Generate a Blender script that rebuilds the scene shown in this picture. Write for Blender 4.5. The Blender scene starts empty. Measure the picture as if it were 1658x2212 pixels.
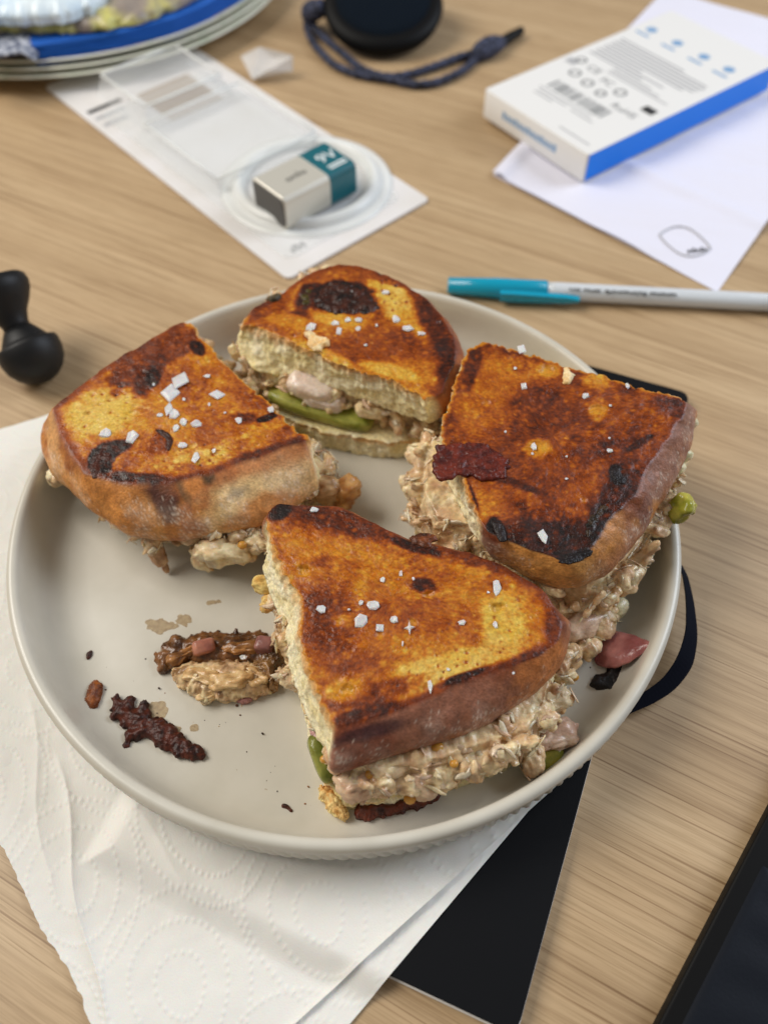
import bpy, bmesh, math, random
import numpy as np
from mathutils import Matrix, Vector

# ------------------------------------------------------------------ camera, world, lights
sc = bpy.context.scene
MM = 0.001
F, PITCH, ROLL, CH = 1737.06, 0.971372, -0.014264, 253.254      # lens in px of a 1658 px wide print, tilt, roll, height in mm
PW, PH = 1658.0, 2211.0
_f = np.array([0, math.cos(PITCH), -math.sin(PITCH)])
_r = np.array([1.0, 0, 0]); _u = np.cross(_r, _f)
_c, _s = math.cos(ROLL), math.sin(ROLL)
_r, _u = _c*_r + _s*_u, -_s*_r + _c*_u
EYE = np.array([0, 0, CH])

cd = bpy.data.cameras.new('camera'); cam = bpy.data.objects.new('camera', cd); sc.collection.objects.link(cam)
cam.matrix_world = Matrix(((_r[0], _u[0], -_f[0], 0), (_r[1], _u[1], -_f[1], 0), (_r[2], _u[2], -_f[2], CH*MM), (0, 0, 0, 1)))
cd.sensor_fit = 'HORIZONTAL'; cd.sensor_width = 36; cd.lens = 36*F/PW
cd.clip_start = 0.01; cd.clip_end = 20
cd.dof.use_dof = True; cd.dof.focus_distance = 0.243; cd.dof.aperture_fstop = cd.lens/4.0
sc.camera = cam
sc.view_settings.view_transform = 'Standard'; sc.view_settings.look = 'None'
sc.view_settings.exposure = 0; sc.view_settings.gamma = 1
w = bpy.data.worlds.new('World'); sc.world = w; w.use_nodes = True
w.node_tree.nodes['Background'].inputs[0].default_value = (1.0, 0.955, 0.90, 1)
w.node_tree.nodes['Background'].inputs[1].default_value = 0.23

def area(name, loc, target, size, power, col):
    l = bpy.data.lights.new(name, 'AREA'); l.shape = 'RECTANGLE'; l.size, l.size_y = size; l.energy = power; l.color = col
    o = bpy.data.objects.new(name, l); sc.collection.objects.link(o); o.location = loc
    o.rotation_euler = (Vector(target)-Vector(loc)).to_track_quat('-Z', 'Y').to_euler()
area('window_light', (-1.02, 0.50, 1.15), (0, 0.2, 0), (0.9, 0.8), 21.5, (1.0, 0.95, 0.87))
area('side_window_light', (1.15, 0.55, 0.75), (0.05, 0.25, 0), (0.7, 0.9), 14.5, (0.80, 0.88, 1.0))

# ------------------------------------------------------------------ helpers
RNG = np.random.default_rng(7); random.seed(7)
COL = sc.collection
ORG = {}

def U(px, py, z=0.0):
    """the point of the plane at height z (mm) that lies under a point of the print"""
    d = _f + _r*((px-PW/2)/F) - _u*((py-PH/2)/F)
    return EYE + d*((z-CH)/d[2])

class Plane:
    def __init__(s, z0, gx=0.0, gy=0.0, c=(0, 0)): s.z0, s.gx, s.gy, s.c = z0, gx, gy, c
    def z(s, x, y): return s.z0 + s.gx*(x-s.c[0]) + s.gy*(y-s.c[1])
    def U(s, px, py, dz=0.0):
        d = _f + _r*((px-PW/2)/F) - _u*((py-PH/2)/F)
        g = np.array([-s.gx, -s.gy, 1.0])
        k = s.z0 + dz - s.gx*s.c[0] - s.gy*s.c[1]
        return EYE + d*((k - EYE@g)/(d@g))

def srgb(*c):
    a = np.array(c, float)/255.0
    return np.where(a <= 0.04045, a/12.92, ((a+0.055)/1.055)**2.4)
def S4(*c): return tuple(srgb(*c)) + (1.0,)

def _h(i, j, k, seed):
    n = (i.astype(np.int64)*374761393 + j.astype(np.int64)*668265263 + k.astype(np.int64)*2147483647 + seed*974711) & 0xffffffff
    n = ((n ^ (n >> 13))*1274126177) & 0xffffffff
    n = ((n ^ (n >> 16))*2246822519) & 0xffffffff
    return ((n ^ (n >> 15)) & 0xffffff)/float(0xffffff)
NROT = np.array(Matrix.Rotation(0.71, 3, 'X') @ Matrix.Rotation(1.13, 3, 'Y') @ Matrix.Rotation(0.47, 3, 'Z'))
def vn(P, scale, seed=0):
    """value noise, -1..1"""
    q = (np.asarray(P)/scale)@NROT + (seed % 101)*1.37; i = np.floor(q); f = q-i; i = i.astype(np.int64); f = f*f*f*(f*(f*6-15)+10)
    r = 0
    for a in (0, 1):
        for b in (0, 1):
            for c in (0, 1):
                wt = (f[..., 0] if a else 1-f[..., 0])*(f[..., 1] if b else 1-f[..., 1])*(f[..., 2] if c else 1-f[..., 2])
                r = r + wt*_h(i[..., 0]+a, i[..., 1]+b, i[..., 2]+c, seed)
    return r*2-1
def fbm(P, scale, seed=0, octv=3):
    r = 0; amp = 1; tot = 0
    for o in range(octv):
        r = r + amp*vn(P, scale/(2.1**o), seed+17*o); tot += amp; amp *= 0.5
    return r/tot*1.5
def pits(P, cell, rmin, rmax, prob, seed, flat=1.0):
    """0..1, 1 in the middle of scattered round holes"""
    q = np.array(P)/cell; i0 = np.floor(q).astype(np.int64); best = np.zeros(q.shape[:-1])
    for a in (-1, 0, 1):
        for b in (-1, 0, 1):
            for c in (-1, 0, 1):
                i = i0 + np.array([a, b, c]); I, J, K = i[..., 0], i[..., 1], i[..., 2]
                pt = np.stack([_h(I, J, K, seed), _h(I, J, K, seed+1), _h(I, J, K, seed+2)], -1) + i
                rad = (rmin + (rmax-rmin)*_h(I, J, K, seed+3)**2)/cell
                on = _h(I, J, K, seed+4) < prob
                d = np.sqrt(((q-pt)**2).sum(-1))/rad
                best = np.maximum(best, np.where(on, np.clip(1-d*d, 0, 1), 0))
    return best
def sstep(a, b, x):
    t = np.clip((x-a)/(b-a), 0, 1); return t*t*(3-2*t)
def mix(a, b, t): return a + (b-a)*t
def ramp(t, stops):
    ts = [s[0] for s in stops]; cs = np.array([srgb(*s[1]) for s in stops])
    return np.stack([np.interp(t, ts, cs[:, k]) for k in range(3)], -1)

def tag(o, label=None, cat=None, group=None, kind=None):
    for k, v in (('label', label), ('category', cat), ('group', group), ('kind', kind)):
        if v: o[k] = v
    return o
def thing(name, loc, label, cat, group=None):
    o = bpy.data.objects.new(name, None); COL.objects.link(o); o.empty_display_size = 0.01
    o.location = tuple(np.array(loc, float)*MM); ORG[o.name] = np.array(loc, float)
    return tag(o, label, cat, group)
def root_org(p):
    while p.parent: p = p.parent
    return ORG[p.name]
def mesh(name, V, Fc, mat, smooth=True, col=None, gloss=None):
    """V in metres"""
    me = bpy.data.meshes.new(name)
    me.from_pydata([tuple(v) for v in np.asarray(V).tolist()], [], Fc if isinstance(Fc, list) else Fc.tolist())
    if len(me.polygons) < 20000 and len(me.polygons) > 4:
        bm = bmesh.new(); bm.from_mesh(me); bmesh.ops.recalc_face_normals(bm, faces=bm.faces); bm.to_mesh(me); bm.free()
    if smooth: me.polygons.foreach_set('use_smooth', [len(p.vertices) < 5 for p in me.polygons])
    if col is not None:
        a = me.color_attributes.new('tint', 'FLOAT_COLOR', 'POINT')
        a.data.foreach_set('color', np.concatenate([col, np.ones((len(col), 1))], 1).astype(np.float32).ravel())
    if gloss is not None:
        a = me.attributes.new('gloss', 'FLOAT', 'POINT'); a.data.foreach_set('value', np.asarray(gloss, np.float32))
    if mat: me.materials.append(mat)
    me.update()
    return me
def obj(name, V, Fc, mat, parent=None, smooth=True, col=None, gloss=None):
    """V in world mm. A child keeps its thing's origin; a top-level mesh gets its own base as origin."""
    V = np.asarray(V, float)
    if parent is not None: org = root_org(parent)
    else: org = np.array([V[:, 0].mean(), V[:, 1].mean(), V[:, 2].min()])
    me = mesh(name, (V-org)*MM, Fc, mat, smooth, col, gloss)
    o = bpy.data.objects.new(name, me); COL.objects.link(o)
    if parent is not None: o.parent = parent
    else: o.location = tuple(org*MM); ORG[o.name] = org
    return o

# ---- materials
def mat(name, color=(0.5, 0.5, 0.5, 1), rough=0.5, **kw):
    m = bpy.data.materials.new(name); m.use_nodes = True; b = m.node_tree.nodes['Principled BSDF']
    b.inputs['Base Color'].default_value = color; b.inputs['Roughness'].default_value = rough
    for k, v in kw.items():
        b.inputs[k.replace('_', ' ')].default_value = v
    return m
def nd(m, t, **kw):
    n = m.node_tree.nodes.new(t)
    for k, v in kw.items():
        if k in n.inputs: n.inputs[k].default_value = v
        else: setattr(n, k, v)
    return n
def lk(m, a, b): m.node_tree.links.new(a, b)
def bsdf(m): return m.node_tree.nodes['Principled BSDF']
def objcoord(m, rot=0.0, scale=(1, 1, 1)):
    tc = nd(m, 'ShaderNodeTexCoord'); mp = nd(m, 'ShaderNodeMapping')
    mp.inputs['Rotation'].default_value = (0, 0, rot); mp.inputs['Scale'].default_value = scale
    if rot:
        m0 = nd(m, 'ShaderNodeMapping'); m0.inputs['Rotation'].default_value = (0, 0, rot); mp.inputs['Rotation'].default_value = (0, 0, 0)
        lk(m, tc.outputs['Object'], m0.inputs['Vector']); lk(m, m0.outputs['Vector'], mp.inputs['Vector'])
    else: lk(m, tc.outputs['Object'], mp.inputs['Vector'])
    return mp.outputs['Vector']
def noise_bump(m, scale, strength, dist=0.0003, detail=3, vec=None):
    n = nd(m, 'ShaderNodeTexNoise'); n.inputs['Scale'].default_value = scale; n.inputs['Detail'].default_value = detail
    lk(m, vec or objcoord(m), n.inputs['Vector'])
    b = nd(m, 'ShaderNodeBump'); b.inputs['Strength'].default_value = strength; b.inputs['Distance'].default_value = dist
    lk(m, n.outputs['Fac'], b.inputs['Height']); lk(m, b.outputs['Normal'], bsdf(m).inputs['Normal'])
    return n
def noise_color(m, scale, c1, c2, lo=0.35, hi=0.65, detail=4):
    n = nd(m, 'ShaderNodeTexNoise'); n.inputs['Scale'].default_value = scale; n.inputs['Detail'].default_value = detail
    lk(m, objcoord(m), n.inputs['Vector'])
    r = nd(m, 'ShaderNodeValToRGB'); r.color_ramp.elements[0].position = lo; r.color_ramp.elements[1].position = hi
    r.color_ramp.elements[0].color = c1; r.color_ramp.elements[1].color = c2
    lk(m, n.outputs['Fac'], r.inputs['Fac']); lk(m, r.outputs['Color'], bsdf(m).inputs['Base Color'])
    return m
def tinted(name, rough0, rough1, bump_scale, bump, sss=0.0, fine=0.25, fine_scale=900, dist=0.0004, coat=0.0, spec=0.32):
    """colour from the mesh's own tint, mottled by a fine noise; gloss attribute drives roughness"""
    m = mat(name); b = bsdf(m)
    a = nd(m, 'ShaderNodeAttribute'); a.attribute_name = 'tint'
    n = nd(m, 'ShaderNodeTexNoise'); n.inputs['Scale'].default_value = fine_scale; n.inputs['Detail'].default_value = 4
    lk(m, objcoord(m), n.inputs['Vector'])
    mr = nd(m, 'ShaderNodeMapRange'); mr.inputs[1].default_value = 0.25; mr.inputs[2].default_value = 0.75
    mr.inputs[3].default_value = 1-fine; mr.inputs[4].default_value = 1+fine
    lk(m, n.outputs['Fac'], mr.inputs[0])
    mu = nd(m, 'ShaderNodeVectorMath', operation='MULTIPLY'); lk(m, a.outputs['Color'], mu.inputs[0]); lk(m, mr.outputs[0], mu.inputs[1])
    lk(m, mu.outputs[0], b.inputs['Base Color'])
    g = nd(m, 'ShaderNodeAttribute'); g.attribute_name = 'gloss'
    rr = nd(m, 'ShaderNodeMapRange'); rr.inputs[3].default_value = rough0; rr.inputs[4].default_value = rough1
    lk(m, g.outputs['Fac'], rr.inputs[0]); lk(m, rr.outputs[0], b.inputs['Roughness'])
    b.inputs['Specular IOR Level'].default_value = spec
    if coat:
        cm = nd(m, 'ShaderNodeMath', operation='MULTIPLY'); cm.inputs[1].default_value = coat; lk(m, g.outputs['Fac'], cm.inputs[0])
        lk(m, cm.outputs[0], b.inputs['Coat Weight']); b.inputs['Coat Roughness'].default_value = 0.12
    noise_bump(m, bump_scale, bump, dist, 4)
    if sss:
        b.inputs['Subsurface Weight'].default_value = sss; b.inputs['Subsurface Radius'].default_value = (1.0, 0.55, 0.3)
        b.inputs['Subsurface Scale'].default_value = 0.002
    return m

M = {}
M['toast'] = tinted('toasted_bread', 0.75, 0.2, 1500, 0.6, 0.12, 0.28, 1100, coat=0.14)
M['tuna'] = tinted('tuna_filling', 0.5, 0.16, 1300, 0.5, 0.25, 0.18, 800, coat=0.6)
M['scrap'] = tinted('fried_scrap', 0.6, 0.25, 1800, 0.6, 0.0, 0.3, 1300)
M['pickle'] = tinted('pickle_flesh', 0.5, 0.12, 700, 0.35, 0.3, 0.18, 500)
M['tintpaper'] = tinted('printed_paper', 0.6, 0.4, 300, 0.1, 0, 0.04, 300)

def wood():
    m = mat('oak_laminate', rough=0.42); b = bsdf(m)
    ang = math.radians(29)
    def nz(sx, sy, det, dist=0.0):
        n = nd(m, 'ShaderNodeTexNoise'); n.inputs['Scale'].default_value = 1; n.inputs['Detail'].default_value = det
        n.inputs['Distortion'].default_value = dist
        lk(m, objcoord(m, ang, (sx, sy, 1)), n.inputs['Vector']); return n.outputs['Fac']
    def rmp(src, stops):
        r = nd(m, 'ShaderNodeValToRGB'); e = r.color_ramp.elements
        while len(e) < len(stops): e.new(0.5)
        for k, (p, c) in enumerate(stops): e[k].position = p; e[k].color = c
        lk(m, src, r.inputs['Fac']); return r.outputs['Color']
    def mul(a, c, fac=1.0):
        x = nd(m, 'ShaderNodeMix', data_type='RGBA', blend_type='MULTIPLY'); x.inputs[0].default_value = fac
        lk(m, a, x.inputs[6]); lk(m, c, x.inputs[7]); return x.outputs[2]
    base = rmp(nz(1.5, 52, 5, 0.2), [(0.30, S4(176, 148, 113)), (0.5, S4(187, 159, 123)), (0.72, S4(198, 171, 135))])
    st = rmp(nz(2.6, 420, 5, 0.1), [(0.34, (0.82, 0.79, 0.75, 1)), (0.5, (0.98, 0.98, 0.97, 1)), (0.7, (1.05, 1.05, 1.05, 1))])
    fine = rmp(nz(9, 900, 4, 0.05), [(0.33, (0.60, 0.53, 0.46, 1)), (0.43, (1, 1, 1, 1))])
    pore = rmp(nz(60, 1900, 2), [(0.36, (0.86, 0.84, 0.80, 1)), (0.55, (1, 1, 1, 1))])
    lk(m, mul(mul(mul(base, st), fine), pore), b.inputs['Base Color'])
    bp = nd(m, 'ShaderNodeBump'); bp.inputs['Strength'].default_value = 0.15; bp.inputs['Distance'].default_value = 0.0002
    lk(m, nz(9, 900, 4, 0.05), bp.inputs['Height']); lk(m, bp.outputs['Normal'], b.inputs['Normal'])
    return m
M['wood'] = wood()

# ---- shapes
def grid_faces(R, N, wrap=True):
    i, j = np.meshgrid(np.arange(R-1), np.arange(N if wrap else N-1), indexing='ij')
    j2 = (j+1) % N
    return np.stack([i*N+j, (i+1)*N+j, (i+1)*N+j2, i*N+j2], -1).reshape(-1, 4)
def grid_normals(G, wrap=True):
    du = np.empty_like(G); du[1:-1] = G[2:]-G[:-2]; du[0] = G[1]-G[0]; du[-1] = G[-1]-G[-2]
    if wrap: dv = np.roll(G, -1, 1)-np.roll(G, 1, 1)
    else:
        dv = np.empty_like(G); dv[:, 1:-1] = G[:, 2:]-G[:, :-2]; dv[:, 0] = G[:, 1]-G[:, 0]; dv[:, -1] = G[:, -1]-G[:, -2]
    n = np.cross(du, dv); l = np.linalg.norm(n, axis=-1, keepdims=True); return n/np.maximum(l, 1e-9)
def resample(pts, extra, step, sig):
    """closed loop; pts (k,2or3), extra (k,e) interpolated along; then a light gaussian smoothing"""
    P = np.asarray(pts, float); E = np.asarray(extra, float)
    Q = np.vstack([P, P[:1]]); X = np.vstack([E, E[:1]])
    d = np.r_[0, np.cumsum(np.linalg.norm(np.diff(Q[:, :2], axis=0), axis=1))]
    n = max(16, int(d[-1]/step)); t = np.arange(n)*d[-1]/n
    A = np.concatenate([Q, X], 1); o = np.stack([np.interp(t, d, A[:, k]) for k in range(A.shape[1])], 1)
    s = max(sig/(d[-1]/n), 1e-3); r = int(3*s)+1; kx = np.arange(-r, r+1); kw = np.exp(-0.5*(kx/s)**2); kw /= kw.sum()
    o = sum(wt*np.roll(o, k, 0) for k, wt in zip(kx, kw))
    return o[:, :P.shape[1]], o[:, P.shape[1]:]
def loop_out(L):
    """outward 2-D normals of a closed loop"""
    t = np.roll(L, -1, 0)-np.roll(L, 1, 0); n = np.stack([t[:, 1], -t[:, 0]], 1); n /= np.linalg.norm(n, axis=1, keepdims=True)
    x, y = L[:, 0], L[:, 1]; ar = (x*np.roll(y, -1)-np.roll(x, -1)*y).sum()
    return n if ar > 0 else -n
def fan_close(rows, N, R):
    """faces of rows of N plus a centre vertex before the first row (index R*N) and after the last (R*N+1)"""
    f = grid_faces(R, N).tolist(); a, b = R*N, R*N+1
    for j in range(N):
        f.append([a, j, (j+1) % N]); f.append([b, (R-1)*N+(j+1) % N, (R-1)*N+j])
    return f
def box_vf(lo, hi):
    x0, y0, z0 = lo; x1, y1, z1 = hi
    return [(x0, y0, z0), (x1, y0, z0), (x1, y1, z0), (x0, y1, z0), (x0, y0, z1), (x1, y0, z1), (x1, y1, z1), (x0, y1, z1)], \
        [[0, 3, 2, 1], [4, 5, 6, 7], [0, 1, 5, 4], [1, 2, 6, 5], [2, 3, 7, 6], [3, 0, 4, 7]]
def tube_vf(path, rad, n=10, caps=True):
    P = np.asarray(path, float); T = np.gradient(P, axis=0); T /= np.linalg.norm(T, axis=1, keepdims=True)
    up = np.array([0, 0, 1.0]); A = np.cross(T, up); A /= np.maximum(np.linalg.norm(A, axis=1, keepdims=True), 1e-6); B = np.cross(A, T)
    th = np.arange(n)*2*math.pi/n; r = np.broadcast_to(np.asarray(rad, float), (len(P),))
    V = P[:, None]+r[:, None, None]*(A[:, None]*np.cos(th)[None, :, None]+B[:, None]*np.sin(th)[None, :, None])
    f = grid_faces(len(P), n).tolist()
    if caps: f.append(list(range(n))); f.append(list(range((len(P)-1)*n, len(P)*n))[::-1])
    return V.reshape(-1, 3), f
def smooth_path(pts, n=80):
    P = np.asarray(pts, float); d = np.r_[0, np.cumsum(np.linalg.norm(np.diff(P, axis=0), axis=1))]
    t = np.linspace(0, d[-1], n); o = np.stack([np.interp(t, d, P[:, k]) for k in range(3)], 1)
    for _ in range(int(n/8)):
        o[1:-1] = (o[:-2]+2*o[1:-1]+o[2:])/4
    return o
def rounded_slab(poly, z0, z1, bev=0.6, seg=3, step=None):
    """prism from a 2-D outline with rolled edges; poly (k,2) counter-clockwise or clockwise"""
    L = np.asarray(poly, float); n = loop_out(L); rows = []
    for a in np.linspace(0, math.pi/2, seg+1): rows.append(np.c_[L-n*bev*(1-math.sin(a)), np.full(len(L), z1-bev*(1-math.cos(a)))])
    rows = [np.c_[L-n*bev*(1-math.sin(a)), np.full(len(L), z1-bev+bev*math.cos(a))] for a in np.linspace(0, math.pi/2, seg+1)]
    rows += [np.c_[L-n*bev*(1-math.cos(a)), np.full(len(L), z0+bev-bev*math.sin(a))] for a in np.linspace(0, math.pi/2, seg+1)]
    N = len(L); V = np.vstack(rows); f = grid_faces(len(rows), N).tolist()
    f.append(list(range(N))[::-1]); f.append(list(range((len(rows)-1)*N, len(rows)*N)))
    return V, f
def rrect(cx, cy, w_, h_, r, ang=0, n=5):
    pts = []
    for sx, sy, a0 in ((1, 1, 0), (-1, 1, 90), (-1, -1, 180), (1, -1, 270)):
        for k in range(n+1):
            a = math.radians(a0+90*k/n); pts.append((sx*(w_/2-r)+r*math.cos(a), sy*(h_/2-r)+r*math.sin(a)))
    p = np.array(pts); c, s = math.cos(ang), math.sin(ang)
    return np.c_[cx+p[:, 0]*c-p[:, 1]*s, cy+p[:, 0]*s+p[:, 1]*c]
def remeshed(V, Fc, vox):
    me = bpy.data.meshes.new('tmp'); me.from_pydata(np.asarray(V).tolist(), [], Fc); o = bpy.data.objects.new('tmp', me); COL.objects.link(o)
    md = o.modifiers.new('r', 'REMESH'); md.mode = 'VOXEL'; md.voxel_size = vox
    ev = o.evaluated_get(bpy.context.evaluated_depsgraph_get()); em = ev.to_mesh()
    nv = len(em.vertices); P = np.empty(nv*3, np.float32); em.vertices.foreach_get('co', P); P = P.reshape(-1, 3).astype(float)
    NN = np.empty(nv*3, np.float32); em.vertex_normals.foreach_get('vector', NN); NN = NN.reshape(-1, 3).astype(float)
    faces = [list(p.vertices) for p in em.polygons]; ev.to_mesh_clear(); bpy.data.objects.remove(o); bpy.data.meshes.remove(me)
    return P, NN, faces
def lump(name, outline, z0, h, mt, parent, paint, seed, step=0.7, K=14, jag=0.5, rough=0.4, power=2.2, sig=0.5, gloss=0.7, base=None):
    """a low solid with a ragged outline, thinning towards its edge; flat underside"""
    L, _ = resample(np.asarray(outline)[:, :2], np.zeros((len(outline), 1)), step, sig)
    n = loop_out(L); L = L + n*(jag*fbm(np.c_[L, np.zeros(len(L))], 1.6, seed, 2))[:, None]; N = len(L)
    if ((L[:, 0]*np.roll(L[:, 1], -1)-np.roll(L[:, 0], -1)*L[:, 1]).sum()) < 0: L = L[::-1]
    ext = (L.max(0)-L.min(0)).max(); vox = float(np.clip(ext/90, 0.12, 3.0)); vox = min(vox, max(0.1, h*0.45))
    V = np.vstack([np.c_[L, np.full(N, z0+h)], np.c_[L, np.full(N, z0)]])
    Fc = [[(i+1) % N, i, N+i, N+(i+1) % N] for i in range(N)]+[list(range(N)), list(range(N, 2*N))[::-1]]
    if h < 0.25:
        P, faces = V, Fc
    else:
        P, NN, faces = remeshed(V, Fc, vox)
        d = np.full(len(P), 1e9)
        for a in range(0, len(P), 4000): d[a:a+4000] = np.sqrt(((P[a:a+4000, None, :2]-L[None])**2).sum(-1).min(1))
        m_ = max(min(ext*0.22, h*1.6), 0.5) if power < 3.5 else h*0.7
        prof = np.sqrt(np.clip(1-(1-np.clip(d/m_, 0, 1))**2, 0, 1)); t = (P[:, 2]-z0)/h
        P[:, 2] = z0+h*t*(0.25+0.75*prof)
        dsp = rough*(0.7*fbm(P, max(2.6, ext*0.06), seed+5, 3)+0.22*vn(P, max(0.9, ext*0.02), seed+6))*np.clip(t*1.5, 0, 1)
        nz = NN.copy(); nz[:, 2] = np.where(t > 0.5, np.maximum(nz[:, 2], 0.5), nz[:, 2])
        P = P+nz*dsp[:, None]; P[:, 2] = np.maximum(P[:, 2], z0)
    return obj(name, P, faces, mt, parent, True, paint(P), np.full(len(P), gloss))

# ------------------------------------------------------------------ table
V, f = box_vf((-900, -500, -28), (900, 1300, 0))
o = obj('table', V, f, M['wood'], None, False); tag(o, kind='structure')

# ------------------------------------------------------------------ black notebook under the plate
M['cover'] = mat('black_cover', S4(14, 15, 18), 0.55, Specular_IOR_Level=0.12); noise_bump(M['cover'], 2600, 0.25, 0.0001)
M['page'] = mat('page_edge', S4(232, 230, 226), 0.7)
M['ribbon'] = mat('navy_ribbon', S4(9, 12, 24), 0.8, Specular_IOR_Level=0.1); noise_bump(M['ribbon'], 5000, 0.5, 0.0001)
NB_TR = np.array([127.5, 227.5]); NB_D = np.array([-0.393, -0.919]); NB_X = np.array([0.919, -0.393]); NB_L, NB_W = 242.0, 122.0
def nb(a, b): return NB_TR + NB_D*b - NB_X*a        # a leftwards from the right edge, b down from the top edge
nbc = (nb(0, 0)+nb(NB_W, NB_L))/2; nba = math.atan2(NB_X[1], NB_X[0])
note = thing('notebook', (nbc[0], nbc[1], 0), 'thin black notebook with pale page edge lying under the plate and kitchen paper', 'notebook')
V, f = rounded_slab(rrect(nbc[0], nbc[1], NB_W-1.2, NB_L-1.2, 3, nba), 0.7, 3.9, 0.1, 1); obj('page_block', V, f, M['page'], note, False)
V, f = rounded_slab(rrect(nbc[0], nbc[1], NB_W, NB_L, 4, nba), 3.9, 4.6, 0.3); obj('front_cover', V, f, M['cover'], note)
V, f = rounded_slab(rrect(nbc[0], nbc[1], NB_W+1.0, NB_L+0.6, 4, nba), 0, 0.7, 0.25); obj('back_cover', V, f, M['page'], note)
# bookmark ribbon looping out beside the plate
rp = [U(1440, 1180, 6), U(1478, 1235, 8), U(1490, 1300, 9), U(1494, 1370, 8.5), U(1480, 1430, 7), U(1445, 1478, 5), U(1400, 1508, 4), U(1350, 1530, 3), U(1290, 1560, 3)]
rp = smooth_path(rp, 60); tn = np.gradient(rp, axis=0); tn /= np.linalg.norm(tn, axis=1, keepdims=True)
sd = np.cross(tn, [0, 0, 1.0]); sd /= np.linalg.norm(sd, axis=1, keepdims=True)
wd = np.interp(np.linspace(0, 1, 60), [0, 0.3, 0.55, 0.75, 1], [2.2, 4.2, 6.2, 4.6, 3.4])[:, None]
tw = np.interp(np.linspace(0, 1, 60), [0, 0.5, 1], [0.8, 0.5, 0.15])[:, None]
A = rp+sd*wd/2*np.cos(tw)+np.array([0, 0, 1])*wd/2*np.sin(tw); B = rp-sd*wd/2*np.cos(tw)-np.array([0, 0, 1])*wd/2*np.sin(tw)
up = np.cross(A-B, tn); up /= np.linalg.norm(up, axis=1, keepdims=True)
G = np.stack([A+up*.2, B+up*.2, B-up*.2, A-up*.2], 1)
obj('ribbon', G.reshape(-1, 3), grid_faces(60, 4), M['ribbon'], note, False)

# ------------------------------------------------------------------ kitchen paper (two plies), embossed with dotted loops
M['towel'] = mat('kitchen_paper', S4(232, 230, 224), 0.9, Subsurface_Weight=0.15, Subsurface_Scale=0.001)
noise_bump(M['towel'], 2200, 0.35, 0.0002)
def towel_height(X, Y):
    rel = np.stack([X-NB_TR[0], Y-NB_TR[1]], -1); a = -(rel@NB_X); b = rel@NB_D
    d = np.minimum(np.minimum(a, NB_W-a), np.minimum(b, NB_L-b))
    return 0.7+4.3*sstep(-9, 0.5, d)
def seg_cross(p, q, r, s):
    p, q, r, s = (np.array(v, float)[:2] for v in (p, q, r, s)); d1, d2 = q-p, s-r
    t = np.cross(r-p, d2)/np.cross(d1, d2); return p+d1*t
def emboss(X, Y):
    """sum of little round pips along nested rounded loops, in the sheet's own millimetres"""
    H = np.zeros_like(X); step = 2.1; pts = []
    for ci in range(-5, 10):
        for cj in range(-8, 9):
            cx, cy = ci*41+(cj % 2)*20.5, cj*37
            for rx in (6.5, 13, 19.5):
                ry = rx*1.25; per = 2*math.pi*rx*1.13; n = max(6, int(per/step))
                for k in range(n):
                    a = 2*math.pi*k/n; pts.append((cx+rx*math.cos(a)*(1-0.18*math.sin(a)), cy+ry*math.sin(a)))
    return np.array(pts)
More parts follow.
